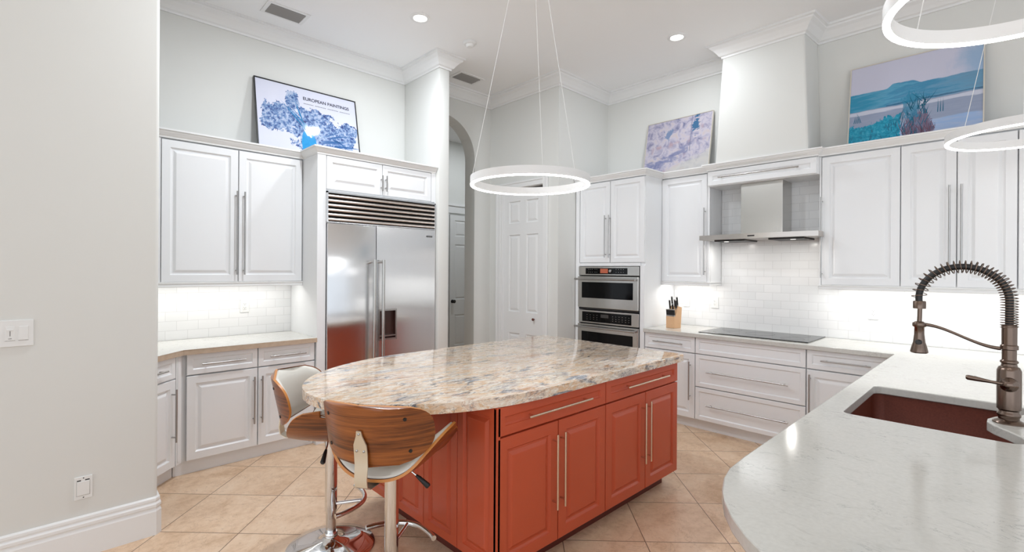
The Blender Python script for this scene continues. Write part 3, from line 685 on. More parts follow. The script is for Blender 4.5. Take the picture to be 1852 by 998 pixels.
# hood
t_ = thing('range_hood', 'stainless steel wall range hood with slim wide canopy above the cooktop', 'hood', (XR-0.009, 1.607, 1.8))
MB().box(-0.255, -0.172, 0.03, 0, 0.19, 0.53).build('chimney', 'steelv', t_, bev=0.002)
b = MB(); n = 24; fr_ = []
for i in range(n+1):
    y = -0.5+i/n; fr_.append((-0.458-0.045*(1-(2*y)**2), y))
pts = [(0, -0.44), (-0.27, -0.44), (-0.3, -0.5)]+fr_+[(-0.3, 0.5), (-0.27, 0.44), (0, 0.44)]
b.prism(pts[::-1], -0.004, 0.040)
b.build('canopy', 'hoodsteel', t_, 30)
for y in (-0.24, 0.24): MB().box(-0.40, y-0.14, -0.018, -0.08, y+0.14, -0.004, 0.002).build('grease_filter', 'blackplastic', t_)
for y in (-0.28, 0.29): MB().lathe([(0.022, -0.0185), (0.022, -0.020), (0.001, -0.020)], (-0.335, y, 0), 20).build('lamp', 'hoodlamp', t_)
MB().box(-0.503, -0.02, 0.012, -0.499, 0.04, 0.024).build('control_strip', 'blackplastic', t_)

# ------------------------------------------------------------------ island
IX, IY = 1.49, 1.62
t_ = thing('kitchen_island', 'terracotta red island cabinet with drawers and raised panel doors', 'island', (IX, IY, 0))
IW, ID = 1.72, 1.2
MB().box(0.02, 0.021, 0.1, IW, ID, 0.866).box(0, 0.0, 0.1, 0.02, 0.021, 0.866).build('body', 'red', t_)
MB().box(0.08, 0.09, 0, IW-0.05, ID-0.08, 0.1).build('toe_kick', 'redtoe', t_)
WB = 'warmbar'
drawer(t_, 0.004, 0.853, 0.728, 0.864, 'red', 0.5, WB, 0.045); drawer(t_, 0.857, IW-0.003, 0.728, 0.864, 'red', 0.5, WB, 0.045)
for x0, x1, hx_ in ((0.004, 0.432, 0.388), (0.436, 0.853, 0.449), (0.857, 1.29, 1.243), (1.294, IW-0.003, 1.292)):
    door(t_, x0, x1, 0.104, 0.722, 'red', hx_ if hx_ != 1.292 else 1.305, (0.285, 0.666), WB, 0.058)
# end panels facing -X: children with rotation
for k in range(4):
    y0 = ID-0.02-0.002-k*0.2945; pn = raised(0, 0.29, 0.104, 0.862, 0.045).build('end_panel', 'red', t_)
    pn.location = (0.0, y0, 0); pn.rotation_euler = (0, 0, RW)
for k in range(3): 
    pn = raised(0, 0.57, 0.104, 0.862, 0.05).build('back_panel', 'red', t_); pn.location = (IW-0.003-k*0.572, ID+0.02, 0); pn.rotation_euler = (0, 0, math.pi)
# island stone top
def sgnp(v, p): return math.copysign(abs(v)**p, v)
out = arc(3.25-0.02, 1.59+0.02, 0.02, -90, 0, 4)+arc(3.25-0.04, 2.92-0.04, 0.04, 0, 90, 5)
for i in range(41):
    a = math.pi/2+math.pi*i/40
    out.append((1.80+0.915*math.cos(a), 2.255+0.665*math.sin(a)))
o = MB().prism(out, 0.867, 0.914, 0.008).build('stone_top', 'granite', smooth=35)
tag(o, 'multicoloured granite slab with one rounded end on the red island', 'worktop')

# ------------------------------------------------------------------ bar stools
def seat_fn(u, v, inset=0.0):
    s_ = u*(0.365-inset); sg = 1 if s_ >= 0 else -1; n_ = 24; y = z = 0
    L = abs(s_)
    for k in range(n_):
        q = (k+0.5)/n_*L; f = min(q/0.25, 1.0); ph = math.radians(52)*f*f*(3-2*f)
        y += math.cos(ph)*L/n_; z += math.sin(ph)*L/n_
    d = (0.205-inset)*math.sqrt(max(0.0, 1-abs(u)**5))*(1-0.2*abs(u))
    x = v*d
    return Vector((x+0.01+0.03*abs(u)**2, sg*y, 0.602+z+0.018*max(0, -v)**2-0.012*max(0, v)**3))
def back_fn(u, v, inset=0.0):
    p = 3.2 if v > 0 else 2.1
    zc, hh = 0.822, 0.135-inset
    wdt = (1-abs(v)**p)**(1/p) if abs(v) < 1 else 0
    th = u*math.radians(60)*max(wdt, 0.001)*(1-inset/0.26)
    z = zc+v*hh
    R0 = 0.295
    return Vector((-0.235+R0*(1-math.cos(th))-0.06*(z-0.69)/0.27, -R0*math.sin(th), z))
def make_stool(label):
    st = thing('bar_stool', label, 'stool', (0, 0, 0), 0, 'walnut bar stools at the island')
    MB().lathe([(0.228, 0.0), (0.23, 0.004), (0.225, 0.009), (0.17, 0.016), (0.10, 0.027), (0.05, 0.042), (0.036, 0.06), (0.001, 0.061)], n=56).build('base', 'chrome', st, 50)
    MB().lathe([(0.034, 0.05), (0.036, 0.056), (0.036, 0.075), (0.032, 0.082), (0.001, 0.082)], n=28).build('collar', 'chrome', st, 40)
    MB().cyl((0, 0, 0.07), (0, 0, 0.26), 0.0265, n=28).build('lower_post', 'chrome', st, 40)
    MB().cyl((0, 0, 0.2), (0, 0, 0.6), 0.0315, n=28).build('upper_post', 'chrome', st, 40)
    ft = []
    for i in range(25):
        a = -1+2*i/24; ft.append((0.175-0.095*a*a, 0.175*a, 0.25+0*a))
    b = MB().tube(ft, 0.0125, 14); b.cyl((0.02, 0, 0.232), (0.172, 0, 0.25), 0.009, n=12)
    b.build('footrest', 'chrome', st, 50)
    MB().grid(lambda u, v: seat_fn(u, v), 36, 16, lambda u, v: (0.0, 0.012), edge_mi=1).build('seat_shell', ['walnut', 'plyedge'], st, 50)
    MB().grid(lambda u, v: seat_fn(u, v, 0.008), 36, 16, lambda u, v: (-0.010-0.024*(1-max(abs(u), abs(v))**6), -0.0005)).build('seat_pad', 'leather', st, 60)
    MB().grid(back_fn, 36, 20, lambda u, v: (0.006, -0.006), edge_mi=1).build('backrest', ['walnut', 'plyedge'], st, 50)
    MB().grid(lambda u, v: back_fn(u, v, 0.006), 36, 20, lambda u, v: (0.0065, 0.012+0.022*(1-max(abs(u), abs(v))**6)) if BS > 0 else (-0.0065, -0.012-0.022*(1-max(abs(u), abs(v))**6))).build('back_pad', 'leather', st, 60)
    # metal bracket joining seat and backrest
    path = [(-0.05, 0.6), (-0.16, 0.592), (-0.235, 0.598), (-0.262, 0.615), (-0.268, 0.65), (-0.262, 0.70), (-0.266, 0.75), (-0.273, 0.79), (-0.281, 0.828), (-0.285, 0.85)]
    wd = [0.028, 0.028, 0.028, 0.028, 0.028, 0.029, 0.03, 0.029, 0.014, 0.010]
    b = MB(); pr_ = None
    for (x, z), ww in zip(path, wd):
        q = [b.bm.verts.new(p) for p in ((x-0.003, -ww, z), (x+0.002, -ww, z+0.001), (x+0.002, ww, z+0.001), (x-0.003, ww, z))]
        if pr_:
            for i in range(4): b.bm.faces.new((pr_[i], pr_[(i+1) % 4], q[(i+1) % 4], q[i]))
        else: b.bm.faces.new(q)
        pr_ = q
    b.bm.faces.new(pr_[::-1])
    br = b.build('back_bracket', 'champagne', st, 40)
    for y, z, x in ((0, 0.838, -0.286), (-0.016, 0.765, -0.272), (0.016, 0.765, -0.272)):
        MB().lathe([(0.005, 0), (0.005, -0.003), (0.003, -0.004), (0.0005, -0.004)], (x, y, z), 12, 'x').build('screw', 'nickel', br, 40)
    for u, v in ((-0.62, 0.55), (0.62, 0.55), (-0.7, -0.48), (0.7, -0.48)):
        p = back_fn(u, v); e = 1e-3; n_ = (back_fn(u+e, v)-back_fn(u-e, v)).cross(back_fn(u, v+e)-back_fn(u, v-e)).normalized()
        if n_.x > 0: n_ = -n_
        MB().cyl(p+n_*0.004, p+n_*0.0095, 0.0085, 0.007, 14).build('bolt', 'blackplastic', st, 40)
    MB().box(-0.1, -0.07, 0.592, 0.1, 0.07, 0.612, 0.004).build('seat_plate', 'blackplastic', st)
    lv = MB().tube([(0.0, -0.05, 0.60), (0.01, -0.09, 0.582), (0.012, -0.13, 0.555)], 0.004, 8).build('lever', 'chrome', st, 40)
    MB().tube([(0.011, -0.115, 0.565), (0.012, -0.13, 0.555), (0.014, -0.172, 0.522), (0.014, -0.177, 0.518)], [0.006, 0.009, 0.013, 0.009], 12).build('lever_grip', 'blackplastic', lv, 40)
    return st
e = 1e-3
BS = 1 if (back_fn(e, 0)-back_fn(-e, 0)).cross(back_fn(0, e)-back_fn(0, -e)).x > 0 else -1
st = make_stool('walnut and white bar stool nearest the camera showing its bracketed back')
st2 = copy_tree(st)
st.location = (1.145, 1.955, 0); st.rotation_euler = (0, 0, math.radians(32.5))
st2.location = (1.115, 2.535, 0); st2.rotation_euler = (0, 0, math.radians(-42))
st2['label'] = 'walnut and white bar stool seen side-on behind the nearer stool'

# ------------------------------------------------------------------ light fixtures: visible ones and added fill downlights
def ring_light(label, x, y, z, R0, ang0):
    t_ = thing('ring_pendant', label, 'pendant light', (x, y, CZ), 0, 'ring pendant lights')
    h = z-CZ; n = 72; b = MB()
    prof = [(R0-0.010, 0.0), (R0-0.010, 0.046), (R0+0.010, 0.046), (R0+0.010, 0.0)]
    rings_ = [[b.bm.verts.new((r*math.cos(2*math.pi*i/n), r*math.sin(2*math.pi*i/n), h+zz)) for r, zz in prof] for i in range(n)]
    for i in range(n):
        A, B = rings_[i], rings_[(i+1) % n]
        for j in range(3): b.bm.faces.new((A[j], B[j], B[j+1], A[j+1]))
    b.build('ring', 'trim', t_, 40)
    b = MB(); prof = [(R0-0.010, 0.002), (R0-0.009, -0.006), (R0+0.009, -0.006), (R0+0.010, 0.002)]
    rings_ = [[b.bm.verts.new((r*math.cos(2*math.pi*i/n), r*math.sin(2*math.pi*i/n), h+zz)) for r, zz in prof] for i in range(n)]
    for i in range(n):
        A, B = rings_[i], rings_[(i+1) % n]
        for j in range(4): b.bm.faces.new((A[j], B[j], B[(j+1) % 4], A[(j+1) % 4]))
    b.build('diffuser', 'diffuser', t_, 40, label='glowing white underside')
    MB().lathe([(0.06, 0.0), (0.06, -0.02), (0.055, -0.025), (0.001, -0.025)], n=32).build('canopy', 'trim', t_, 40)
    for k in range(3):
        a = ang0+k*2*math.pi/3
        MB().cyl((0.03*math.cos(a), 0.03*math.sin(a), -0.02), (R0*math.cos(a), R0*math.sin(a), h+0.046), 0.0016, n=6).build('suspension_wire', 'plastic', t_, 40)
    return t_
A0 = YAW+math.radians(-18)
ring_light('white ring pendant hanging over the middle of the granite island', 2.125, 2.03, 2.015, 0.352, A0)
ring_light('large ring pendant cut by the top right corner of the photo', 1.955, -0.051, 2.273, 0.333, A0+0.5)
ring_light('ring pendant cut by the right edge, below the coastal painting', 3.965, -0.05, 2.268, 0.333, A0+0.5)
for i, (x, y) in enumerate(DOWNLIGHTS):  # fixtures for the added fill lamps too, in the room and the hall
    lab = {0: 'round recessed downlight in the ceiling nearer the left vent', 1: 'round recessed downlight in the ceiling left of the hood chimney', 4: 'unseen recessed downlight added in the hall ceiling as fill light'}.get(i, 'recessed ceiling downlight added out of view as fill light')
    t_ = thing('recessed_downlight', lab, 'ceiling light', (x, y, CZ), 0, 'recessed ceiling downlights')
    MB().lathe([(0.055, 0.0), (0.055, -0.004), (0.06, -0.009), (0.085, -0.006), (0.088, 0.0)], n=36).build('trim_ring', 'trim', t_, 40)
    MB().lathe([(0.054, -0.001), (0.054, -0.005), (0.001, -0.006)], n=32).build('lens', 'lamp', t_, 40, label='glowing white lens')
def vent(label, cx, cy):
    t_ = thing('ceiling_vent', label, 'vent', (cx, cy, CZ), 0, 'ceiling air vents'); a, c = 0.142, 0.083
    MB().box(-a-0.03, -c-0.03, -0.006, a+0.03, -c, 0).box(-a-0.03, c, -0.006, a+0.03, c+0.03, 0).box(-a-0.03, -c, -0.006, -a, c, 0).box(a, -c, -0.006, a+0.03, c, 0).build('frame', 'trim', t_)
    MB().box(-a, -c, -0.0015, a, c, 0).build('backing', 'dark', t_)
    for k in range(7):
        y = -c+0.012+k*0.0235; b = MB()
        b.face([(-a, y, -0.002), (a, y, -0.002), (a, y+0.012, -0.010), (-a, y+0.012, -0.010)]); o = b.build('slat', 'slat', t_)
        md = o.modifiers.new('solid', 'SOLIDIFY'); md.thickness = 0.0012
vent('dark slatted ceiling vent above the blue flower poster', 1.462, 4.285)
vent('dark slatted ceiling vent right of the white column', 3.447, 4.295)
t_ = thing('smoke_detector', 'round white smoke detector on the ceiling above the column', 'smoke detector', (2.924, 3.596, CZ))
MB().lathe([(0.062, 0), (0.062, -0.018), (0.055, -0.026), (0.04, -0.028), (0.036, -0.042), (0.028, -0.05), (0.001, -0.051)], n=32).build('housing', 'plastic', t_, 40)
MB().lathe([(0.0365, -0.03), (0.0365, -0.033), (0.036, -0.0331), (0.036, -0.0299)], n=32).build('sensor_slot', 'slot', t_)

# ------------------------------------------------------------------ outlets and switches (front faces local -y)
def plate(name, label, loc, rz, kind, group=None):
    t_ = thing(name, label, 'switch' if kind in ('switch', 'double') else 'outlet', loc, rz)
    w2 = 0.058 if kind == 'double' else 0.036; h2 = 0.064 if kind == 'double' else 0.0585
    MB().box(-w2, -0.0065, -h2, w2, 0, h2, 0.002).build('plate', 'plastic', t_)
    if kind == 'outlet':
        f = MB().box(-0.0165, -0.0085, -0.034, 0.0165, -0.005, 0.034, 0.002).build('receptacle', 'plastic', t_)
        b = MB()
        for z in (-0.018, 0.014):
            b.box(-0.008, -0.009, z, -0.006, -0.0083, z+0.008).box(0.006, -0.009, z, 0.008, -0.0083, z+0.007).box(-0.002, -0.009, z-0.008, 0.002, -0.0083, z-0.004)
        b.build('slots', 'slot', f)
    elif kind == 'cover':
        f = MB().box(-0.026, -0.009, -0.038, 0.024, -0.005, 0.034, 0.002).build('cover', 'plastic', t_)
        MB().box(-0.028, -0.0066, -0.040, 0.026, -0.006, -0.039).box(-0.028, -0.0066, -0.04, -0.0272, -0.006, 0.036).box(0.0252, -0.0066, -0.04, 0.026, -0.006, 0.036).box(-0.026, -0.0066, 0.0355, -0.01, -0.006, 0.042).box(0.006, -0.0066, 0.0355, 0.024, -0.006, 0.042).build('seam', 'slot', t_)
        for z in (-0.05, 0.05): MB().lathe([(0.003, -0.006), (0.003, -0.0072), (0.0005, -0.0072)], (0, 0, z), 10, 'y').build('screw', 'slot', t_)
    elif kind == 'switch':
        MB().box(-0.0165, -0.0095, -0.034, 0.0165, -0.005, 0.034, 0.002).build('rocker', 'plastic', t_)
    else:
        r = MB().box(0.0065, -0.0095, -0.034, 0.0395, -0.005, 0.034, 0.002).build('rocker', 'plastic', t_)
        s_ = MB().box(-0.0395, -0.008, -0.034, -0.0065, -0.005, 0.034, 0.0015).build('slider_plate', 'plastic', t_)
        MB().box(-0.024, -0.0086, -0.012, -0.022, -0.0078, 0.02).box(-0.029, -0.0086, -0.026, -0.017, -0.0078, -0.024).box(-0.041, -0.0068, -0.0355, -0.005, -0.006, -0.0345).box(0.005, -0.0068, -0.0355, 0.041, -0.006, -0.0345).build('seam', 'slot', s_)
        MB().box(-0.034, -0.012, 0.013, -0.012, -0.007, 0.022, 0.001).build('slider', 'plastic', s_)
    return t_
plate('light_switch', 'white double switch plate on the grey foreground wall', (-0.108, 3.33, 1.178), 0, 'double')
plate('wall_outlet', 'white covered outlet low on the grey foreground wall', (0.139, 3.33, 0.355), 0, 'cover')
plate('wall_outlet', 'white outlet on the left backsplash below the flower poster', (1.262, YL-0.008, 1.168), 0, 'outlet')
plate('wall_outlet', 'white outlet on the tile just left of the cooktop', (XR-0.008, 2.145, 1.17), RW, 'outlet')
plate('wall_outlet', 'white outlet on the tile right of the cooktop, left of the faucet', (XR-0.008, 0.812, 1.157), RW, 'outlet')
plate('light_switch', 'white switch on the backsplash behind the knife block', (XR-0.008, 2.455, 1.168), RW, 'switch')

# ------------------------------------------------------------------ knife block and knives
t_ = thing('knife_block', 'light wooden knife block on the worktop beside the oven tower', 'knife block', (4.66, 2.405, 0.914), RW-0.15)
b = MB(); sec = [(-0.05, 0), (0.06, 0), (0.075, 0.21), (0.015, 0.225), (-0.03, 0.125), (-0.05, 0.12)]
A = [b.bm.verts.new((-0.05, y, z)) for y, z in sec]; B = [b.bm.verts.new((0.05, y, z)) for y, z in sec]
b.bm.faces.new(A); b.bm.faces.new(B[::-1])
for i in range(6): b.bm.faces.new((A[i], B[i], B[(i+1) % 6], A[(i+1) % 6]))
b.build('block', 'beech', t_, bev=0.003)
MB().box(-0.043, -0.0515, 0.012, 0.043, -0.0495, 0.05, 0.001).build('front_strip', 'beech', t_)
def knife(label, x, y, z, L, tilt, group):
    k = thing('knife', label, 'knife', (0, 0, 0), 0, group)
    mw = Matrix.Translation(t_.location) @ Matrix.Rotation(RW-0.15, 4, 'Z') @ Matrix.Translation((x, y, z)) @ Matrix.Rotation(tilt, 4, 'X')
    k.matrix_world = mw
    MB().box(-0.0055, -0.009, 0.012, 0.0055, 0.009, L, 0.003).build('handle', 'blackplastic', k)
    MB().box(-0.0065, -0.010, 0.0, 0.0065, 0.010, 0.012, 0.002).build('bolster', 'nickel', k)
    MB().box(-0.0062, -0.0095, L-0.006, 0.0062, 0.0095, L+0.002, 0.002).build('end_cap', 'nickel', k)
    MB().box(-0.001, -0.008, -0.07, 0.001, 0.008, 0.0).build('blade', 'nickel', k)
    return k
for i in range(8):
    knife('thin steak knife in the front row of the knife block', -0.0415+i*0.0119, -0.040, 0.122, 0.07, 0.12, 'steak knives')
for i, (x, y, L) in enumerate(((-0.036, 0.0, 0.10), (-0.02, 0.016, 0.105), (0.002, -0.006, 0.075), (0.014, 0.014, 0.08), (0.034, 0.004, 0.095), (0.037, 0.02, 0.095))):
    knife('dark-handled kitchen knife in the upper slots of the knife block', x, y, 0.125+0.09*(y+0.03)/0.045, L, 0.14, 'kitchen knives')

# ------------------------------------------------------------------ pictures leaning on the cabinet tops
def canvas_material(name, fn, rough=0.08):
    t = NT(name); tc = t.n('ShaderNodeTexCoord'); sp = t.n('ShaderNodeSeparateXYZ'); t.t.links.new(tc.outputs['Generated'], sp.inputs[0])
    col = fn(t, sp.outputs[0], sp.outputs[2], tc.outputs['Object'])
    M[name] = t.fin(col, rough)
def sm(t, x, a, b_):                            # smoothstep a..b
    o = t.n('ShaderNodeMapRange', interpolation_type='SMOOTHSTEP'); t.put(o, 'Value', x); t.put(o, 'From Min', a); t.put(o, 'From Max', b_); return o.outputs[0]
def ell(t, x, z, cx, cz_, rx, rz):
    a = t.math('DIVIDE', t.math('SUBTRACT', x, cx), rx); b_ = t.math('DIVIDE', t.math('SUBTRACT', z, cz_), rz)
    return t.math('SQRT', t.math('ADD', t.math('MULTIPLY', a, a), t.math('MULTIPLY', b_, b_)))
def flowers(t, x, z, ob):
    n1 = t.noise(ob, 9, 3, 0.6); n2 = t.noise(ob, 30, 6, 0.72, 1.4)
    vo = t.n('ShaderNodeTexVoronoi'); t.put(vo, 'Vector', ob); t.put(vo, 'Scale', 30.0)
    bg = t.mix(t.noise(ob, 4, 3), rgb(206, 208, 226), rgb(218, 219, 232))
    bl = t.ramp(t.math('ADD', t.math('MULTIPLY', n2, 0.95), t.math('MULTIPLY', vo.outputs['Distance'], 0.22)), [(0.40, rgb(48, 52, 96)), (0.5, rgb(76, 96, 148)), (0.58, rgb(106, 138, 182)), (0.68, rgb(176, 188, 212))])
    def blob(cx, cz_, rx, rz, k=1.1):
        return t.math('LESS_THAN', t.math('ADD', ell(t, x, z, cx, cz_, rx, rz), t.math('MULTIPLY', t.math('ADD', t.math('MULTIPLY', t.math('SUBTRACT', n1, 0.5), 1.7), t.math('MULTIPLY', t.math('SUBTRACT', n2, 0.5), 0.8)), 1.0)), k)
    m_ = blob(0.55, 0.40, 0.22, 0.28)
    for a in ((0.22, 0.52, 0.17, 0.17), (0.78, 0.32, 0.17, 0.24), (0.33, 0.80, 0.06, 0.12), (0.9, 0.52, 0.09, 0.09), (0.62, 0.16, 0.24, 0.16), (0.10, 0.42, 0.07, 0.1)): m_ = t.math('MAXIMUM', m_, blob(*a))
    col = t.mix(m_, bg, bl)
    teal = t.math('LESS_THAN', t.math('ADD', ell(t, x, z, 0.47, 0.20, 0.075, 0.22), t.math('MULTIPLY', t.math('SUBTRACT', n1, 0.5), 0.6)), 1.0)
    col = t.mix(teal, col, t.mix(n2, rgb(24, 110, 180), rgb(60, 170, 220)))
    return col
def snow(t, x, z, ob):
    n1 = t.noise(ob, 12, 6, 0.65, 0.7); n2 = t.noise(t.n('ShaderNodeMapping', i_Vector=ob, i_Scale=(1, 1, 2.4)).outputs[0], 10, 5, 0.6, 0.5); n3 = t.noise(ob, 7, 3)
    col = t.ramp(n1, [(0.32, rgb(118, 120, 150)), (0.44, rgb(164, 160, 182)), (0.54, rgb(192, 186, 198)), (0.66, rgb(196, 184, 184))])
    col = t.mix(t.math('MULTIPLY', sm(t, n3, 0.58, 0.7), 0.55), col, rgb(190, 152, 148))
    band = t.math('ADD', t.math('ABSOLUTE', t.math('SUBTRACT', z, t.math('ADD', 0.18, t.math('MULTIPLY', x, 0.38)))), t.math('MULTIPLY', t.math('SUBTRACT', n2, 0.5), 0.5))
    col = t.mix(t.math('MULTIPLY', t.math('SUBTRACT', 1.0, sm(t, band, 0.0, 0.10)), t.math('MULTIPLY', t.math('LESS_THAN', x, 0.68), 0.75)), col, rgb(104, 114, 156))
    ground = sm(t, t.math('ADD', t.math('SUBTRACT', t.math('MULTIPLY', x, 0.42), z), t.math('MULTIPLY', n2, 0.2)), 0.1, 0.2)
    col = t.mix(t.math('MULTIPLY', ground, 0.8), col, rgb(196, 194, 188))
    pine = t.math('LESS_THAN', t.math('ADD', ell(t, x, z, 0.77, 0.84, 0.06, 0.15), t.math('MULTIPLY', t.math('SUBTRACT', n2, 0.5), 4.0)), 0.8)
    trunk = t.math('MULTIPLY', t.math('LESS_THAN', t.math('ABSOLUTE', t.math('SUBTRACT', x, 0.705)), 0.008), t.math('GREATER_THAN', z, 0.4))
    col = t.mix(pine, col, rgb(58, 106, 146)); col = t.mix(t.math('MULTIPLY', trunk, 0.7), col, rgb(120, 124, 152))
    tree = t.math('LESS_THAN', t.math('ADD', ell(t, x, z, 0.35, 0.75, 0.07, 0.12), t.math('MULTIPLY', t.math('SUBTRACT', n1, 0.5), 4.5)), 0.75)
    return t.mix(tree, col, rgb(120, 138, 170))
def coast(t, x, z, ob):
    n1 = t.noise(ob, 6, 5, 0.6); n2 = t.noise(ob, 40, 5, 0.7); n4 = t.noise(t.n('ShaderNodeMapping', i_Vector=ob, i_Scale=(2.2, 1, 0.6)).outputs[0], 26, 6, 0.7, 0.6); n3 = t.noise(t.n('ShaderNodeMapping', i_Vector=ob, i_Scale=(1, 1, 7)).outputs[0], 5, 5, 0.6)
    zz = t.math('ADD', z, t.math('MULTIPLY', t.math('SUBTRACT', n3, 0.5), 0.06)); zh = t.math('ADD', z, t.math('MULTIPLY', t.math('SUBTRACT', n1, 0.5), 0.05))
    sky = t.mix(sm(t, t.math('ADD', x, t.math('MULTIPLY', n1, 0.5)), 1.0, 1.25), rgb(198, 198, 216), rgb(150, 176, 206))
    hill = t.ramp(t.math('ADD', t.math('MULTIPLY', n3, 0.6), t.math('MULTIPLY', x, 0.4)), [(0.3, rgb(44, 140, 176)), (0.42, rgb(88, 158, 190)), (0.5, rgb(60, 136, 174)), (0.62, rgb(100, 152, 184)), (0.8, rgb(104, 140, 168))])
    water = t.mix(n3, rgb(132, 146, 172), rgb(160, 168, 190))
    low = t.mix(sm(t, n3, 0.4, 0.6), rgb(150, 176, 214), rgb(166, 182, 212))
    col = t.mix(sm(t, zz, 0.215, 0.235), low, water)
    foam = t.math('MULTIPLY', sm(t, zz, 0.405, 0.415), t.math('SUBTRACT', 1.0, sm(t, zz, 0.445, 0.455)))
    col = t.mix(foam, col, rgb(196, 200, 216))
    col = t.mix(sm(t, zz, 0.455, 0.465), col, hill)
    ln = t.math('MULTIPLY', t.math('LESS_THAN', t.math('ABSOLUTE', t.math('SUBTRACT', zz, 0.475)), 0.008), t.math('GREATER_THAN', x, 0.3))
    col = t.mix(t.math('MULTIPLY', ln, 0.6), col, rgb(44, 74, 110))
    isl = t.math('MULTIPLY', t.math('MULTIPLY', sm(t, x, 0.3, 0.36), t.math('SUBTRACT', 1.0, sm(t, x, 0.5, 0.58))), 0.04)
    col = t.mix(sm(t, t.math('SUBTRACT', zh, isl), 0.668, 0.676), col, sky)
    marsh = t.math('LESS_THAN', t.math('ADD', z, t.math('ADD', t.math('MULTIPLY', n2, 0.12), t.math('MULTIPLY', t.math('SUBTRACT', n1, 0.5), 0.25))), t.math('ADD', 0.36, t.math('MULTIPLY', t.math('SUBTRACT', x, 0.25), 0.12)))
    mx = t.math('LESS_THAN', t.math('ADD', x, t.math('MULTIPLY', n2, 0.06)), 0.45)
    col = t.mix(t.math('MULTIPLY', marsh, mx), col, t.ramp(n2, [(0.3, rgb(10, 96, 124)), (0.5, rgb(20, 146, 178)), (0.7, rgb(70, 176, 200))]))
    reed = t.math('LESS_THAN', t.math('ADD', ell(t, x, z, 0.55, 0.02, 0.13, 0.36), t.math('MULTIPLY', t.math('SUBTRACT', n4, 0.5), 1.3)), 0.95)
    col = t.mix(t.math('MULTIPLY', reed, 0.85), col, t.ramp(n4, [(0.38, rgb(66, 62, 92)), (0.5, rgb(112, 86, 108)), (0.62, rgb(96, 120, 150))]))
    bush = t.math('LESS_THAN', t.math('ADD', ell(t, x, z, 0.50, 0.42, 0.09, 0.2), t.math('MULTIPLY', t.math('SUBTRACT', n4, 0.5), 2.6)), 0.72)
    return t.mix(t.math('MULTIPLY', bush, 0.8), col, t.mix(n2, rgb(16, 112, 150), rgb(60, 150, 184)))
canvas_material('flower print', flowers, 0.05); canvas_material('snow painting', snow, 0.35); canvas_material('coast painting', coast, 0.06)
def picture(name, label, cat, mat, base, rz, W, H, lean, frame, fmat, strokes=None, text=None):
    """base = bottom-left corner of the front face; local x right, z up, front -y"""
    o = bpy.data.objects.new(name, None); COL.objects.link(o); tag(o, label, cat)
    o.location = base; o.rotation_euler = (0, 0, 0)
    o.matrix_world = Matrix.Translation(base) @ Matrix.Rotation(rz, 4, 'Z') @ Matrix.Rotation(-lean, 4, 'X')
    f = frame
    MB().box(0, -0.006, 0, W, 0.02, f, 0.001).box(0, -0.006, H-f, W, 0.02, H, 0.001).box(0, -0.006, f, f, 0.02, H-f, 0.001).box(W-f, -0.006, f, W, 0.02, H-f, 0.001).build('frame', fmat, o)
    MB().box(f, 0, f, W-f, 0.015, H-f).build('picture_sheet', mat, o)
    if strokes:
        for nm, mt, polys in strokes:
            b = MB()
            for p in polys: b.face([(min(max(x, f), W-f), -0.0006, min(max(z, f), H-f)) for x, z in p])
            b.build(nm, mt, o)
    if text:
        for body, size, x, z, mt in text:
            c = bpy.data.curves.new('lettering', 'FONT'); c.body = body; c.size = size; c.extrude = 0.0002; c.offset = 0.0012
            to = bpy.data.objects.new('lettering', c); COL.objects.link(to)
            bpy.context.view_layer.update()
            me = bpy.data.meshes.new_from_object(to.evaluated_get(bpy.context.evaluated_depsgraph_get()))
            bpy.data.objects.remove(to)
            me.transform(Matrix.Translation((x, -0.0008, z)) @ Matrix.Rotation(math.pi/2, 4, 'X')); me.materials.clear(); me.materials.append(M[mt])
            lo_ = bpy.data.objects.new('lettering', me); COL.objects.link(lo_); lo_.parent = o
    return o
def blade(x, z, L, ang_, wd, bend=0.3):
    P = []; Q = []
    for i in range(7):
        f = i/6; a = ang_+bend*f; xx = x+L*f*math.cos(a); zz = z+L*f*math.sin(a); ww = wd*(1-f)**0.7*(0.4+0.6*math.sin(math.pi*min(f+0.2, 1)))
        P.append((xx-ww*math.sin(a), zz+ww*math.cos(a))); Q.append((xx+ww*math.sin(a), zz-ww*math.cos(a)))
    return P+Q[::-1]
M['leafblue'] = plain('blue leaf paint', rgb(58, 104, 160), 0.15, vary=0.2); M['leafteal'] = plain('teal leaf paint', rgb(34, 132, 190), 0.15, vary=0.2)
M['ink'] = plain('grey ink', rgb(52, 52, 72), 0.3); M['reed'] = plain('reed paint', rgb(22, 104, 134), 0.15, vary=0.2); M['reedred'] = plain('russet reed paint', rgb(116, 84, 104), 0.15, vary=0.2)
M['black'] = plain('black frame', rgb(20, 19, 19), 0.35, vary=0.0); M['silver'] = plain('pale gold frame', rgb(218, 212, 200), 0.3, 0.4, vary=0.02)
rnd = random.Random(3)
PW, PH = 0.962, 0.715
lv1 = [blade(0.60+rnd.uniform(-.05, .1), rnd.uniform(0.10, 0.26), rnd.uniform(0.2, 0.36), rnd.uniform(-0.35, 0.6), 0.010, rnd.uniform(-0.5, 0.2)) for _ in range(9)]
lv2 = [blade(0.46+rnd.uniform(-.04, .04), rnd.uniform(0.2, 0.3), rnd.uniform(0.2, 0.36), rnd.uniform(1.7, 2.3), 0.009, rnd.uniform(-0.2, 0.2)) for _ in range(5)]
marks = []
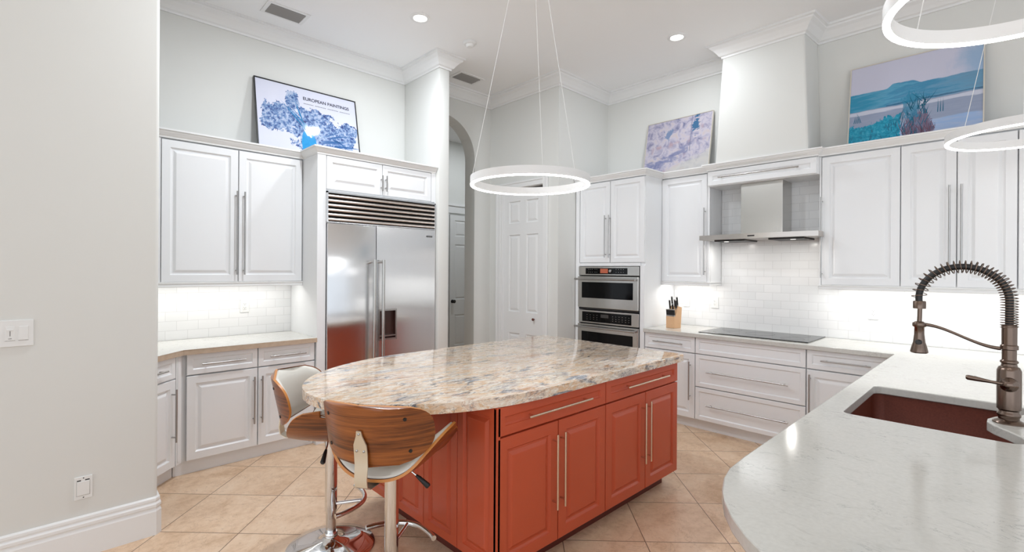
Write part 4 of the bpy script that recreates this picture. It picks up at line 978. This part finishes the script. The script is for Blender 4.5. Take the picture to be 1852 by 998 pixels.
for i in range(34):
    x0 = 0.43+i*0.0136; 
    if i % 9 == 7: continue
    marks.append([(x0, 0.555), (x0+0.009, 0.555), (x0+0.009, 0.561), (x0, 0.561)])
picture('poster', 'framed blue flower poster with lettering on the cabinet above the left counter', 'poster', 'flower print', Vector((1.318, 4.515, 2.516)), 0, PW, PH, math.radians(12), 0.010, 'black',
        [('painted_leaves', 'leafblue', lv1), ('painted_leaves', 'leafteal', lv2), ('small_print', 'slot', marks)], [('EUROPEAN PAINTINGS', 0.044, 0.425, 0.595, 'ink')])
picture('painting', 'pale lavender snow landscape leaning on the tall cabinet left of the chimney', 'painting', 'snow painting', Vector((4.90, 2.915, 2.512)), RW, 0.755, 0.68, math.radians(11), 0.007, 'silver')
st1 = [blade(rnd.uniform(0.30, 0.50), rnd.uniform(0.05, 0.25), rnd.uniform(0.06, 0.16), rnd.uniform(1.2, 2.0), 0.003, rnd.uniform(-0.4, 0.4)) for _ in range(26)]
st1 += [blade(0.455+rnd.uniform(-.06, .06), rnd.uniform(0.22, 0.34), rnd.uniform(0.06, 0.15), rnd.uniform(0.9, 2.3), 0.003, rnd.uniform(-0.5, 0.5)) for _ in range(26)]
st1 += [blade(x_, 0.22, 0.12, 1.55, 0.003, 0.02) for x_ in (0.57, 0.585, 0.60)]+[blade(0.04+0.012*k, 0.24, rnd.uniform(0.06, 0.12), 1.4+0.1*k, 0.003, 0.1) for k in range(5)]
st1 += [blade(rnd.uniform(0.0, 0.36)+0.02, rnd.uniform(0.02, 0.18), rnd.uniform(0.04, 0.09), rnd.uniform(1.2, 1.9), 0.003, 0.2) for _ in range(20)]
st2_ = [blade(rnd.uniform(0.36, 0.58), rnd.uniform(0.02, 0.10), rnd.uniform(0.08, 0.17), rnd.uniform(1.2, 2.0), 0.003, rnd.uniform(-0.4, 0.4)) for _ in range(26)]
picture('painting', 'large teal coastal landscape painting leaning above the right wall cabinets', 'painting', 'coast painting', Vector((4.90, 0.975, 2.512)), RW, 0.825, 0.745, math.radians(10), 0.008, 'silver',
        [('painted_reeds', 'reed', st1), ('painted_reeds', 'reedred', st2_)])
